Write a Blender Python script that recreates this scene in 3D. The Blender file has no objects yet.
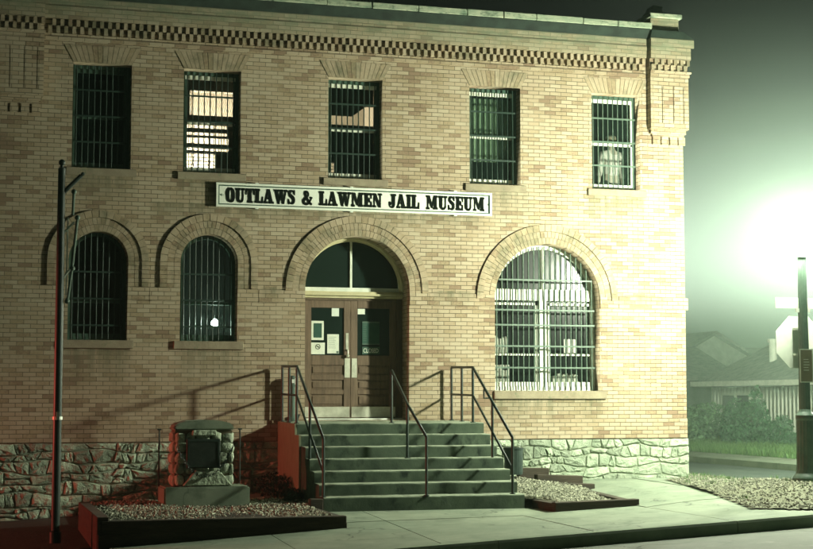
import bpy, bmesh, math, random
from mathutils import Vector, Matrix
R = math.radians
PI = math.pi
random.seed(7)
scene = bpy.context.scene
COL = scene.collection

# ------------------------------------------------------------------ camera
cam_data = bpy.data.cameras.new('camera')
cam_data.sensor_width = 36.0
cam_data.lens = 1541.2 / 813 * 36.0
cam_data.clip_start = 0.1
cam_data.clip_end = 2000
cam = bpy.data.objects.new('camera', cam_data)
COL.objects.link(cam)
cam.location = (0, -24.52, 1.354)
cam.rotation_euler = (PI / 2 + 0.0802, 0, -0.2851)
scene.camera = cam

# ------------------------------------------------------------------ night sky
world = bpy.data.worlds.new('World')
scene.world = world
world.use_nodes = True
wn, wl = world.node_tree.nodes, world.node_tree.links
wn.clear()
w_out = wn.new('ShaderNodeOutputWorld')
w_bg = wn.new('ShaderNodeBackground')
w_sky = wn.new('ShaderNodeTexSky')
w_sky.sky_type = 'NISHITA'
w_sky.sun_disc = False
w_sky.sun_elevation = R(-2)
w_sky.sun_rotation = R(50)
w_mul = wn.new('ShaderNodeMix'); w_mul.data_type = 'RGBA'; w_mul.blend_type = 'MULTIPLY'
w_mul.inputs[0].default_value = 1.0
w_mul.inputs[7].default_value = (0.66, 1.0, 0.72, 1)
w_mul.inputs[7].default_value = tuple(2700 * v for v in (0.80, 1.0, 0.80)) + (1,)
w_bw = wn.new('ShaderNodeRGBToBW'); wl.new(w_sky.outputs[0], w_bw.inputs[0])
w_gam = wn.new('ShaderNodeGamma'); w_gam.inputs[1].default_value = 9.0
wl.new(w_bw.outputs[0], w_gam.inputs[0]); wl.new(w_gam.outputs[0], w_mul.inputs[6])
wl.new(w_mul.outputs[2], w_bg.inputs[0])
w_bg.inputs[1].default_value = 0.07
wl.new(w_bg.outputs[0], w_out.inputs[0])

scene.view_settings.view_transform = 'Standard'
scene.view_settings.look = 'None'
scene.view_settings.exposure = 0.0
scene.view_settings.gamma = 1.0
scene.render.engine = 'CYCLES'
scene.cycles.use_denoising = True
scene.cycles.max_bounces = 6
scene.cycles.volume_bounces = 0
scene.cycles.sample_clamp_indirect = 3.0

LAMP = (12.22, -4.0, 3.81)
LAMP_POWER = 3250.0
RED_POS = (-7.5, -0.95, 1.25)
HAZE_DENSITY = 0.0034

# ------------------------------------------------------------------ materials
def new_mat(name):
    m = bpy.data.materials.new(name); m.use_nodes = True
    nt = m.node_tree
    return m, nt, nt.nodes['Principled BSDF']

def N(nt, t, **kw):
    n = nt.nodes.new(t)
    for k, v in kw.items(): setattr(n, k, v)
    return n

def mixc(nt, fac, a, b, blend='MIX'):
    n = nt.nodes.new('ShaderNodeMix'); n.data_type = 'RGBA'; n.blend_type = blend
    for inp, v in ((n.inputs[0], fac), (n.inputs[6], a), (n.inputs[7], b)):
        if isinstance(v, (int, float)): inp.default_value = v
        elif isinstance(v, (tuple, list)): inp.default_value = (*v[:3], 1)
        else: nt.links.new(v, inp)
    return n.outputs[2]

def maprange(nt, val, a, b, c=0.0, d=1.0):
    n = nt.nodes.new('ShaderNodeMapRange'); nt.links.new(val, n.inputs[0])
    for i, v in enumerate((a, b, c, d)): n.inputs[i + 1].default_value = v
    return n.outputs[0]

def math_n(nt, op, a, b=0.0):
    n = nt.nodes.new('ShaderNodeMath'); n.operation = op
    for inp, v in ((n.inputs[0], a), (n.inputs[1], b)):
        if isinstance(v, (int, float)): inp.default_value = v
        else: nt.links.new(v, inp)
    return n.outputs[0]

def pos(nt): return nt.nodes.new('ShaderNodeNewGeometry').outputs['Position']

def noise(nt, vec, scale, detail=4, rough=0.6, dist=0.0):
    n = nt.nodes.new('ShaderNodeTexNoise'); n.inputs['Scale'].default_value = scale
    n.inputs['Detail'].default_value = detail; n.inputs['Roughness'].default_value = rough
    n.inputs['Distortion'].default_value = dist
    if vec is not None: nt.links.new(vec, n.inputs['Vector'])
    return n.outputs['Fac']

def scalev(nt, vec, s):
    n = nt.nodes.new('ShaderNodeVectorMath'); n.operation = 'MULTIPLY'
    nt.links.new(vec, n.inputs[0]); n.inputs[1].default_value = s
    return n.outputs[0]

def bump(nt, b, h, strength=0.5, dist=0.01):
    n = nt.nodes.new('ShaderNodeBump'); n.inputs['Strength'].default_value = strength
    n.inputs['Distance'].default_value = dist
    nt.links.new(h, n.inputs['Height']); nt.links.new(n.outputs[0], b.inputs['Normal'])

def stained(name, c1, c2, scale=3.0, rough=0.85, metal=0.0, bscale=40, bstr=0.4, bdist=0.006, stretch=(1, 1, 1), island=0.0, spots=None):
    m, nt, b = new_mat(name)
    p = scalev(nt, pos(nt), stretch)
    a = noise(nt, p, scale, 6, 0.65)
    f = maprange(nt, a, 0.32, 0.68)
    col = mixc(nt, f, c1, c2)
    if spots:
        s = noise(nt, p, spots[1], 5, 0.7)
        col = mixc(nt, maprange(nt, s, spots[2], spots[3]), col, spots[0])
    if island:
        g = nt.nodes.new('ShaderNodeNewGeometry')
        rv = maprange(nt, g.outputs['Random Per Island'], 0, 1, 1 - island, 1 + island)
        cmb = nt.nodes.new('ShaderNodeCombineColor')
        for i in range(3): nt.links.new(rv, cmb.inputs[i])
        col = mixc(nt, 1.0, col, cmb.outputs[0], 'MULTIPLY')
    nt.links.new(col, b.inputs['Base Color'])
    b.inputs['Roughness'].default_value = rough; b.inputs['Metallic'].default_value = metal
    b.inputs['Specular IOR Level'].default_value = 0.3
    bump(nt, b, noise(nt, p, bscale, 4, 0.6), bstr, bdist)
    return m

TAN, TAN2, BROWN, PALE = (0.385, 0.314, 0.222), (0.36, 0.285, 0.196), (0.235, 0.166, 0.112), (0.41, 0.345, 0.25)

def brick_palette(nt, val):
    r = nt.nodes.new('ShaderNodeValToRGB'); r.color_ramp.interpolation = 'LINEAR'
    e = r.color_ramp.elements
    e[0].position = 0.0; e[0].color = (*BROWN, 1)
    e[1].position = 1.0; e[1].color = (*PALE, 1)
    for p_, c_ in ((0.16, (0.315, 0.25, 0.16)), (0.34, TAN2), (0.7, TAN)):
        x = e.new(p_); x.color = (*c_, 1)
    nt.links.new(val, r.inputs[0])
    return r.outputs[0]

def brick_material(name='tan_brick'):
    m, nt, b = new_mat(name)
    p = pos(nt)
    sep = nt.nodes.new('ShaderNodeSeparateXYZ'); nt.links.new(p, sep.inputs[0])
    h = math_n(nt, 'ADD', sep.outputs[0], sep.outputs[1])
    # slight waviness so that the courses are not ruler straight
    wob = maprange(nt, noise(nt, p, 3.0, 3), 0, 1, -0.006, 0.006)
    z = math_n(nt, 'ADD', sep.outputs[2], wob)
    z = math_n(nt, 'ADD', z, 0.0033)
    h = math_n(nt, 'ADD', h, wob)
    cmb = nt.nodes.new('ShaderNodeCombineXYZ')
    nt.links.new(h, cmb.inputs[0]); nt.links.new(z, cmb.inputs[1])
    bt = nt.nodes.new('ShaderNodeTexBrick')
    nt.links.new(cmb.outputs[0], bt.inputs['Vector'])
    bt.inputs['Color1'].default_value = (0, 0, 0, 1); bt.inputs['Color2'].default_value = (1, 1, 1, 1)
    bt.inputs['Mortar'].default_value = (0.5, 0.5, 0.5, 1)
    bt.inputs['Scale'].default_value = 1.0
    bt.inputs['Mortar Size'].default_value = 0.0052
    bt.inputs['Mortar Smooth'].default_value = 0.25
    bt.inputs['Brick Width'].default_value = 0.2035
    bt.inputs['Row Height'].default_value = 0.0677
    bt.offset = 0.5; bt.squash = 1.0
    sc = nt.nodes.new('ShaderNodeSeparateColor'); nt.links.new(bt.outputs['Color'], sc.inputs[0])
    big = noise(nt, p, 0.9, 4, 0.6)
    v = math_n(nt, 'ADD', sc.outputs[0], maprange(nt, big, 0.3, 0.7, -0.28, 0.24))
    v = math_n(nt, 'ADD', v, maprange(nt, noise(nt, p, 30, 3), 0.3, 0.7, -0.12, 0.12))
    col = brick_palette(nt, v)
    # mortar, dark with soot, lighter in patches
    mort = mixc(nt, maprange(nt, noise(nt, p, 1.3, 3), 0.45, 0.7), (0.10, 0.078, 0.05), (0.24, 0.20, 0.14))
    col = mixc(nt, bt.outputs['Fac'], col, mort)
    # weather streaks and pale bloom
    st = noise(nt, scalev(nt, p, (2.2, 2.2, 0.55)), 1.6, 6, 0.7)
    col = mixc(nt, maprange(nt, st, 0.56, 0.78, 0, 0.45), col, (0.14, 0.12, 0.075))
    bl = noise(nt, scalev(nt, p, (1.0, 1.0, 1.6)), 2.3, 6, 0.75)
    col = mixc(nt, maprange(nt, bl, 0.62, 0.82, 0, 0.4), col, (0.5, 0.47, 0.36))
    # rain streaks of soot below the sills, the sign and the belt
    stn = noise(nt, scalev(nt, p, (9, 9, 0.7)), 1.0, 4, 0.6)
    acc = None
    for xa_, xb_, zt_, ln in ((1.55, 2.75, 4.86, 0.5), (3.3, 4.5, 4.86, 0.45), (5.7, 6.95, 4.86, 0.25), (8.2, 9.4, 4.86, 0.55), (10.4, 11.6, 4.86, 0.6),
                              (1.55, 2.75, 2.13, 0.7), (3.3, 4.5, 2.13, 0.8), (8.6, 10.8, 1.34, 0.5), (11.0, 11.9, 3.12, 0.22), (4.7, 5.1, 3.12, 0.2), (7.6, 8.4, 3.12, 0.25), (2.9, 8.6, 4.45, 0.3)):
        fx_ = math_n(nt, 'MULTIPLY', maprange(nt, sep.outputs[0], xa_, xa_ + 0.15), maprange(nt, sep.outputs[0], xb_ - 0.15, xb_, 1, 0))
        fz_ = math_n(nt, 'MULTIPLY', maprange(nt, sep.outputs[2], zt_ - ln, zt_), math_n(nt, 'LESS_THAN', sep.outputs[2], zt_ + 0.03))
        f_ = math_n(nt, 'MULTIPLY', fx_, fz_)
        acc = f_ if acc is None else math_n(nt, 'MAXIMUM', acc, f_)
    acc = math_n(nt, 'MULTIPLY', acc, maprange(nt, stn, 0.35, 0.62, 0.15, 0.8))
    col = mixc(nt, acc, col, (0.12, 0.12, 0.075))
    # patchy grey-green darkening towards the top courses
    par = maprange(nt, sep.outputs[2], 7.2, 7.5)
    par = math_n(nt, 'MULTIPLY', par, maprange(nt, noise(nt, scalev(nt, p, (1, 1, 3)), 3.5, 6, 0.7), 0.35, 0.6, 0.3, 0.9))
    col = mixc(nt, par, col, (0.17, 0.19, 0.125))
    nt.links.new(col, b.inputs['Base Color'])
    b.inputs['Roughness'].default_value = 0.92; b.inputs['Specular IOR Level'].default_value = 0.15
    hgt = math_n(nt, 'SUBTRACT', math_n(nt, 'MULTIPLY', noise(nt, p, 60, 4), 0.25), bt.outputs['Fac'])
    bump(nt, b, hgt, 0.8, 0.006)
    return m

def loose_brick_material():
    m, nt, b = new_mat('shaped_brick')
    g = nt.nodes.new('ShaderNodeNewGeometry'); p = g.outputs['Position']
    v = math_n(nt, 'ADD', math_n(nt, 'MULTIPLY', g.outputs['Random Per Island'], 0.7), maprange(nt, noise(nt, p, 18, 4), 0.3, 0.7, -0.08, 0.22))
    col = brick_palette(nt, v)
    dirt = noise(nt, p, 2.4, 6, 0.7)
    col = mixc(nt, maprange(nt, dirt, 0.46, 0.68, 0, 0.8), col, (0.11, 0.115, 0.07))
    nt.links.new(col, b.inputs['Base Color'])
    b.inputs['Roughness'].default_value = 0.92; b.inputs['Specular IOR Level'].default_value = 0.15
    bump(nt, b, noise(nt, p, 70, 4), 0.5, 0.004)
    return m

M = {}
M['brick'] = brick_material()
M['lbrick'] = loose_brick_material()
M['mortar'] = stained('old_mortar', (0.10, 0.08, 0.05), (0.2, 0.17, 0.11), 4)
M['stone'] = stained('rubble_limestone', (0.25, 0.31, 0.22), (0.42, 0.47, 0.36), 5, 0.95, bscale=11, bstr=1.0, bdist=0.05, island=0.3, spots=((0.15, 0.19, 0.135), 9, 0.6, 0.75))
M['stonemortar'] = stained('lime_mortar', (0.2, 0.24, 0.165), (0.34, 0.38, 0.28), 6, 0.95, bscale=30, bstr=0.6)
M['sill'] = stained('brown_sandstone', (0.21, 0.17, 0.12), (0.30, 0.26, 0.18), 6, 0.9, bscale=30, bstr=0.6, bdist=0.008, spots=((0.13, 0.15, 0.09), 8, 0.58, 0.72))
M['concrete'] = stained('walk_concrete', (0.15, 0.19, 0.137), (0.245, 0.285, 0.21), 1.6, 0.9, bscale=60, bstr=0.35, bdist=0.004, spots=((0.11, 0.14, 0.1), 1.7, 0.56, 0.7))
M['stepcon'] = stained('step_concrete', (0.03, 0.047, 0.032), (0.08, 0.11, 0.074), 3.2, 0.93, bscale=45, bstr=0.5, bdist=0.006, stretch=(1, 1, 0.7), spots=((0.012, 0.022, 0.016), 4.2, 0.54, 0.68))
def pale_tops(m, c, lo=0.5, hi=0.9):  # mixes a paler colour into upward-facing faces
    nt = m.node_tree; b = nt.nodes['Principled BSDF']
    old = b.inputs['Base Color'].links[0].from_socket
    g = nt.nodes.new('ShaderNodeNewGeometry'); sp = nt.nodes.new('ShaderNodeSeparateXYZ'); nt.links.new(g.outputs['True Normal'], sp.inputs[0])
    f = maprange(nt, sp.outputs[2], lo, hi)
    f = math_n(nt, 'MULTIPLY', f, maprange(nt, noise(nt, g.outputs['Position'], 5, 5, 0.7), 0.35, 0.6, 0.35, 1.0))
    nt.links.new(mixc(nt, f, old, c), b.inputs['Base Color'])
def gritty(m, crack_scale=0.45):
    nt = m.node_tree; b = nt.nodes['Principled BSDF']
    old = b.inputs['Base Color'].links[0].from_socket; p = pos(nt)
    wob = nt.nodes.new('ShaderNodeVectorMath'); wob.operation = 'ADD'; nt.links.new(p, wob.inputs[0])
    nz = nt.nodes.new('ShaderNodeTexNoise'); nz.inputs['Scale'].default_value = 2.2; nz.inputs['Detail'].default_value = 6; nt.links.new(p, nz.inputs['Vector'])
    nt.links.new(scalev(nt, nz.outputs['Color'], (0.9, 0.9, 0)), wob.inputs[1])
    v = nt.nodes.new('ShaderNodeTexVoronoi'); v.feature = 'DISTANCE_TO_EDGE'; v.inputs['Scale'].default_value = crack_scale; nt.links.new(wob.outputs[0], v.inputs['Vector'])
    f = math_n(nt, 'MULTIPLY', maprange(nt, v.outputs['Distance'], 0.002, 0.009, 1, 0), maprange(nt, noise(nt, p, 0.5, 2), 0.45, 0.6))
    col = mixc(nt, f, old, (0.035, 0.045, 0.035))
    g = nt.nodes.new('ShaderNodeTexVoronoi'); g.inputs['Scale'].default_value = 2.6; nt.links.new(p, g.inputs['Vector'])
    f2 = math_n(nt, 'MULTIPLY', maprange(nt, g.outputs['Distance'], 0.045, 0.065, 1, 0), maprange(nt, noise(nt, p, 1.1, 1), 0.48, 0.55))
    col = mixc(nt, math_n(nt, 'MULTIPLY', f2, 0.7), col, (0.06, 0.075, 0.055))
    tr = noise(nt, scalev(nt, p, (0.5, 1.4, 1)), 1.1, 7, 0.75)
    col = mixc(nt, maprange(nt, tr, 0.45, 0.7, 0, 0.55), col, (0.13, 0.16, 0.12))
    nt.links.new(col, b.inputs['Base Color'])
gritty(M['concrete'])
pale_tops(M['stepcon'], (0.32, 0.37, 0.27), 0.3, 0.8)
M['kerbcon'] = stained('kerb_concrete', (0.12, 0.16, 0.11), (0.2, 0.25, 0.17), 2.5, 0.9, bscale=45, bstr=0.5, bdist=0.006)
M['asphalt'] = stained('old_asphalt', (0.13, 0.145, 0.125), (0.19, 0.205, 0.175), 1.2, 0.9, bscale=90, bstr=0.7, bdist=0.008, spots=((0.26, 0.27, 0.235), 3, 0.58, 0.75))
gritty(M['asphalt'], 0.3)
M['asphalt2'] = stained('side_street_asphalt', (0.04, 0.06, 0.05), (0.065, 0.085, 0.07), 1.0, 0.85, bscale=90, bstr=0.6, bdist=0.006)
M['earth'] = stained('dark_earth', (0.012, 0.012, 0.008), (0.035, 0.032, 0.022), 3, 0.95, bscale=20, bstr=0.9, bdist=0.03)
M['verge'] = stained('verge_earth', (0.10, 0.11, 0.07), (0.18, 0.185, 0.125), 6, 0.95, bscale=24, bstr=0.9, bdist=0.03)
M['grassland'] = stained('grass_ground', (0.025, 0.06, 0.02), (0.05, 0.1, 0.035), 3, 0.95, bscale=20, bstr=0.9, bdist=0.04)
M['gravel'] = stained('gravel_stone', (0.15, 0.16, 0.115), (0.33, 0.33, 0.25), 20, 0.9, bscale=60, bstr=0.3, island=0.55)
M['gravel_dark'] = stained('verge_stones', (0.12, 0.13, 0.095), (0.26, 0.265, 0.2), 20, 0.9, bscale=60, bstr=0.3, island=0.6)
M['timber'] = stained('creosoted_timber', (0.03, 0.026, 0.019), (0.065, 0.052, 0.036), 8, 0.85, bscale=35, bstr=0.8, bdist=0.01, stretch=(0.25, 0.25, 2.0))
M['cheek'] = stained('brown_cheek_boards', (0.15, 0.16, 0.10), (0.25, 0.25, 0.16), 4, 0.85, bscale=30, bstr=0.5, bdist=0.006, stretch=(1, 7, 0.6))
M['door'] = stained('weathered_oak', (0.085, 0.055, 0.036), (0.18, 0.125, 0.082), 5, 0.6, bscale=30, bstr=0.4, bdist=0.003, stretch=(5, 5, 0.6))
M['frame_dark'] = stained('door_frame_paint', (0.08, 0.055, 0.035), (0.14, 0.1, 0.065), 5, 0.6, bscale=30, bstr=0.3, bdist=0.003, stretch=(4, 4, 0.6))
M['white'] = stained('aged_white_paint', (0.55, 0.6, 0.5), (0.74, 0.76, 0.66), 6, 0.6, bscale=40, bstr=0.25, bdist=0.003)
M['cream'] = stained('cream_paint', (0.42, 0.38, 0.22), (0.55, 0.5, 0.32), 6, 0.6, bscale=40, bstr=0.2, bdist=0.003)
M['iron'] = stained('green_black_iron', (0.05, 0.085, 0.065), (0.09, 0.135, 0.105), 9, 0.5, 0.0, bscale=60, bstr=0.3, bdist=0.002)
M['bars'] = stained('painted_jail_bars', (0.055, 0.09, 0.068), (0.1, 0.145, 0.11), 8, 0.5, 0.0, bscale=60, bstr=0.3, bdist=0.002)
M['bars_shade'] = stained('shaded_jail_bars', (0.010, 0.026, 0.019), (0.024, 0.046, 0.035), 8, 0.5, 0.0, bscale=60, bstr=0.3, bdist=0.002)  # darker copy of the bar paint; shade away from the lamp in its colour
M['rail'] = stained('black_rail_paint', (0.012, 0.022, 0.018), (0.03, 0.048, 0.04), 10, 0.45, 0.0, bscale=50, bstr=0.25, bdist=0.002)
M['sash'] = stained('dark_green_sash', (0.03, 0.07, 0.05), (0.06, 0.11, 0.08), 9, 0.55, bscale=40, bstr=0.25, bdist=0.002)
M['black'] = stained('black_paint', (0.012, 0.014, 0.013), (0.022, 0.026, 0.024), 10, 0.6, bscale=50, bstr=0.1, bdist=0.001)
M['bronze'] = stained('blackened_bronze', (0.012, 0.02, 0.016), (0.03, 0.04, 0.032), 14, 0.55, 0.3, bscale=70, bstr=0.4, bdist=0.002)
M['metal'] = stained('brushed_brass_plate', (0.5, 0.5, 0.4), (0.72, 0.72, 0.6), 8, 0.42, 0.5, bscale=60, bstr=0.2, bdist=0.001)
M['galv'] = stained('galvanised_metal', (0.6, 0.65, 0.58), (0.74, 0.78, 0.7), 6, 0.5, 0.2, bscale=50, bstr=0.15, bdist=0.001)
M['coping'] = stained('mossy_coping', (0.17, 0.24, 0.17), (0.42, 0.44, 0.32), 3.5, 0.92, bscale=25, bstr=0.7, bdist=0.012, stretch=(1, 1, 2.5), spots=((0.09, 0.13, 0.09), 6, 0.52, 0.66))
M['tar'] = stained('tarred_flashing', (0.005, 0.009, 0.007), (0.02, 0.035, 0.026), 5, 0.8, bscale=30, bstr=0.4)
M['paper'] = stained('white_paper', (0.62, 0.66, 0.55), (0.72, 0.74, 0.63), 9, 0.7, bscale=50, bstr=0.05, bdist=0.001)
M['signgreen'] = stained('dark_green_card', (0.015, 0.06, 0.045), (0.03, 0.085, 0.06), 9, 0.7, bscale=50, bstr=0.05, bdist=0.001)
M['signwhite'] = stained('enamel_white', (0.70, 0.74, 0.64), (0.8, 0.82, 0.72), 3, 0.45, bscale=30, bstr=0.05, bdist=0.001, spots=((0.55, 0.6, 0.48), 5, 0.62, 0.8))
M['siding'] = stained('pale_metal_siding', (0.38, 0.41, 0.34), (0.48, 0.5, 0.42), 2, 0.7, bscale=25, bstr=0.2)
M['roof'] = stained('shingle_roof', (0.2, 0.25, 0.2), (0.33, 0.37, 0.31), 5, 0.9, bscale=18, bstr=0.8, bdist=0.03)
M['darkwall'] = stained('dark_clapboard', (0.09, 0.12, 0.095), (0.14, 0.17, 0.14), 3, 0.85, bscale=20, bstr=0.3)
M['palewall'] = stained('pale_clapboard', (0.45, 0.5, 0.42), (0.6, 0.64, 0.55), 3, 0.85, bscale=20, bstr=0.3)
M['leaf'] = stained('shrub_leaves', (0.012, 0.05, 0.022), (0.06, 0.15, 0.065), 7, 0.7, bscale=30, bstr=0.2, island=0.4)
M['darkleaf'] = stained('dark_leaves', (0.02, 0.035, 0.018), (0.04, 0.06, 0.03), 7, 0.8, bscale=30, bstr=0.2, island=0.3)
M['grass'] = stained('grass_blades', (0.05, 0.12, 0.035), (0.11, 0.19, 0.06), 5, 0.8, bscale=30, bstr=0.1, island=0.3)
M['bark'] = stained('bark', (0.06, 0.05, 0.035), (0.1, 0.08, 0.055), 9, 0.9)
M['hill'] = stained('wooded_hillside', (0.02, 0.04, 0.022), (0.05, 0.08, 0.045), 0.06, 0.95, bscale=0.4, bstr=1.0, bdist=2.0)
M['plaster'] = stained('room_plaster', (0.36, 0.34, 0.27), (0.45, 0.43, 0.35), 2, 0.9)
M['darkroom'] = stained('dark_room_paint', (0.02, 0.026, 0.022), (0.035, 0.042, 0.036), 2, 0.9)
M['skin'] = stained('mannequin_resin', (0.5, 0.48, 0.38), (0.58, 0.56, 0.45), 9, 0.5, bscale=30, bstr=0.05)
M['cloth'] = stained('white_shirt_cloth', (0.75, 0.78, 0.68), (0.84, 0.86, 0.77), 9, 0.85, bscale=30, bstr=0.3)
M['darkcloth'] = stained('grey_trouser_cloth', (0.09, 0.12, 0.1), (0.14, 0.17, 0.14), 9, 0.85, bscale=30, bstr=0.3)
M['hair'] = stained('pale_hair', (0.3, 0.3, 0.2), (0.42, 0.4, 0.28), 20, 0.8, bscale=60, bstr=0.6)
M['brownsign'] = stained('brown_notice', (0.16, 0.14, 0.1), (0.2, 0.18, 0.13), 9, 0.6, bscale=30, bstr=0.05)

def corrugated():
    m, nt, b = new_mat('corrugated_white_wall')
    p = pos(nt)
    sep = nt.nodes.new('ShaderNodeSeparateXYZ'); nt.links.new(p, sep.inputs[0])
    w = math_n(nt, 'SINE', math_n(nt, 'MULTIPLY', sep.outputs[1], 2 * PI / 0.2))
    w2 = maprange(nt, w, 0.55, 1.0, 0, 1)
    col = mixc(nt, maprange(nt, noise(nt, scalev(nt, p, (1, 1, 0.4)), 2.2, 5), 0.35, 0.7), (0.8, 0.82, 0.72), (0.64, 0.67, 0.58))
    col = mixc(nt, math_n(nt, 'MULTIPLY', w2, 0.35), col, (0.2, 0.22, 0.18))
    nt.links.new(col, b.inputs['Base Color']); b.inputs['Roughness'].default_value = 0.6
    bump(nt, b, w, 0.9, 0.02)
    return m
M['corr'] = corrugated()

def glass_mat(name, tint=(0.01, 0.02, 0.016), rough=0.03, alpha=0.32):
    m, nt, b = new_mat(name)
    b.inputs['Base Color'].default_value = (*tint, 1); b.inputs['Roughness'].default_value = rough
    b.inputs['Alpha'].default_value = alpha
    p = pos(nt)
    bump(nt, b, noise(nt, p, 3, 2), 0.15, 0.01)
    return m
M['glass'] = glass_mat('old_window_glass', alpha=0.25)
M['glass_big'] = glass_mat('wavy_window_glass', rough=0.22, alpha=0.2)
M['glass_door'] = glass_mat('dusty_fanlight_glass', (0.012, 0.022, 0.018), 0.12, 0.8)

def emis(name, color, strength, base=(0.1, 0.1, 0.1)):
    m, nt, b = new_mat(name)
    b.inputs['Base Color'].default_value = (*base, 1)
    b.inputs['Emission Color'].default_value = (*color, 1); b.inputs['Emission Strength'].default_value = strength
    return m

# ------------------------------------------------------------------ mesh helpers
def origin_of(o):
    while o.parent is not None: o = o.parent
    return o.location.copy()

class MB:
    def __init__(s): s.bm = bmesh.new()
    def box(s, x0, x1, y0, y1, z0, z1, rz=0.0, piv=None):
        vs = [s.bm.verts.new(v) for v in ((x0, y0, z0), (x1, y0, z0), (x1, y1, z0), (x0, y1, z0), (x0, y0, z1), (x1, y0, z1), (x1, y1, z1), (x0, y1, z1))]
        for f in ((0, 3, 2, 1), (4, 5, 6, 7), (0, 1, 5, 4), (1, 2, 6, 5), (2, 3, 7, 6), (3, 0, 4, 7)):
            s.bm.faces.new([vs[i] for i in f])
        if rz:
            bmesh.ops.rotate(s.bm, verts=vs, cent=Vector(piv or ((x0 + x1) / 2, (y0 + y1) / 2, z0)), matrix=Matrix.Rotation(rz, 3, 'Z'))
        return s
    def prism(s, pts, y0, y1):                     # outline in x-z, thick along y
        a = [s.bm.verts.new((x, y0, z)) for x, z in pts]; b = [s.bm.verts.new((x, y1, z)) for x, z in pts]
        n = len(pts); s.bm.faces.new(a); s.bm.faces.new(b[::-1])
        for i in range(n): s.bm.faces.new((a[(i + 1) % n], a[i], b[i], b[(i + 1) % n]))
        return s
    def prismx(s, pts, x0, x1):                    # outline in y-z, thick along x
        a = [s.bm.verts.new((x0, y, z)) for y, z in pts]; b = [s.bm.verts.new((x1, y, z)) for y, z in pts]
        n = len(pts); s.bm.faces.new(a[::-1]); s.bm.faces.new(b)
        for i in range(n): s.bm.faces.new((a[i], a[(i + 1) % n], b[(i + 1) % n], b[i]))
        return s
    def poly(s, pts):
        s.bm.faces.new([s.bm.verts.new(p) for p in pts]); return s
    def tube(s, pts, r, n=10, caps=True):
        rs = r if isinstance(r, (list, tuple)) else [r] * len(pts)
        rings = []
        P = [Vector(p) for p in pts]
        for i, p in enumerate(P):
            d = (P[min(i + 1, len(P) - 1)] - P[max(i - 1, 0)]).normalized()
            u = d.orthogonal().normalized() if not rings or True else u
            ref = Vector((0, 0, 1)) if abs(d.z) < 0.9 else Vector((1, 0, 0))
            u = d.cross(ref).normalized(); v = d.cross(u)
            rings.append([s.bm.verts.new(p + (u * math.cos(2 * PI * k / n) + v * math.sin(2 * PI * k / n)) * rs[i]) for k in range(n)])
        for a, b in zip(rings, rings[1:]):
            for k in range(n): s.bm.faces.new((a[k], a[(k + 1) % n], b[(k + 1) % n], b[k]))
        if caps:
            s.bm.faces.new(rings[0][::-1]); s.bm.faces.new(rings[-1])
        return s
    def lathe(s, cx, cy, prof, n=20):              # prof: (r, z) bottom to top
        rings = [[s.bm.verts.new((cx + r * math.cos(2 * PI * k / n), cy + r * math.sin(2 * PI * k / n), z)) for k in range(n)] for r, z in prof]
        for a, b in zip(rings, rings[1:]):
            for k in range(n): s.bm.faces.new((a[k], a[(k + 1) % n], b[(k + 1) % n], b[k]))
        s.bm.faces.new(rings[0][::-1]); s.bm.faces.new(rings[-1])
        return s
    def ball(s, c, r, sub=2, sc=(1, 1, 1)):
        bmesh.ops.create_icosphere(s.bm, subdivisions=sub, radius=1.0, matrix=Matrix.Translation(Vector(c)) @ Matrix.Diagonal((r * sc[0], r * sc[1], r * sc[2], 1)))
        return s
    def bevel(s, w, seg=1):
        bmesh.ops.recalc_face_normals(s.bm, faces=s.bm.faces)
        ed = [e for e in s.bm.edges if len(e.link_faces) == 2 and e.calc_face_angle(0) > 0.5]
        bmesh.ops.bevel(s.bm, geom=ed, offset=w, segments=seg, affect='EDGES', clamp_overlap=True)
        return s
    def build(s, name, mat, parent=None, smooth=False, fix=True):
        if fix: bmesh.ops.recalc_face_normals(s.bm, faces=s.bm.faces)
        if parent is not None:
            bmesh.ops.translate(s.bm, verts=s.bm.verts, vec=-origin_of(parent))
        me = bpy.data.meshes.new(name); s.bm.to_mesh(me); s.bm.free()
        if smooth:
            for p in me.polygons: p.use_smooth = True
        me.materials.append(mat)
        o = bpy.data.objects.new(name, me); COL.objects.link(o)
        if parent is not None: o.parent = parent
        return o

def split(o):
    """one object per separate piece, all under the same parent"""
    bm = bmesh.new(); bm.from_mesh(o.data); seen = set(); isl = []
    for f in bm.faces:
        if f in seen: continue
        st_, comp = [f], []
        seen.add(f)
        while st_:
            c = st_.pop(); comp.append(c)
            for e in c.edges:
                for g in e.link_faces:
                    if g not in seen: seen.add(g); st_.append(g)
        isl.append([[v.co.copy() for v in c.verts] for c in comp])
    bm.free(); out = []
    for k, fs in enumerate(isl):
        verts, idx, faces = [], {}, []
        for f in fs:
            fi = []
            for v in f:
                key = (round(v.x, 6), round(v.y, 6), round(v.z, 6))
                if key not in idx: idx[key] = len(verts); verts.append(tuple(v))
                fi.append(idx[key])
            faces.append(fi)
        me = bpy.data.meshes.new(o.data.name); me.from_pydata(verts, [], faces); me.materials.append(o.data.materials[0])
        if o.data.polygons[0].use_smooth:
            for p in me.polygons: p.use_smooth = True
        if k == 0: o.data = me; out.append(o)
        else:
            c = bpy.data.objects.new(o.name.split('.')[0], me); COL.objects.link(c); c.parent = o.parent; out.append(c)
    return out

def thing(name, label, cat, loc=(0, 0, 0), group=None):
    o = bpy.data.objects.new(name, None); COL.objects.link(o); o.location = loc
    o.empty_display_size = 0.2
    tag(o, label, cat, group); return o
def tag(o, label, cat, group=None):
    o['label'] = label; o['category'] = cat
    if group: o['group'] = group
    return o
def struct(o): o['kind'] = 'structure'; return o

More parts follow.
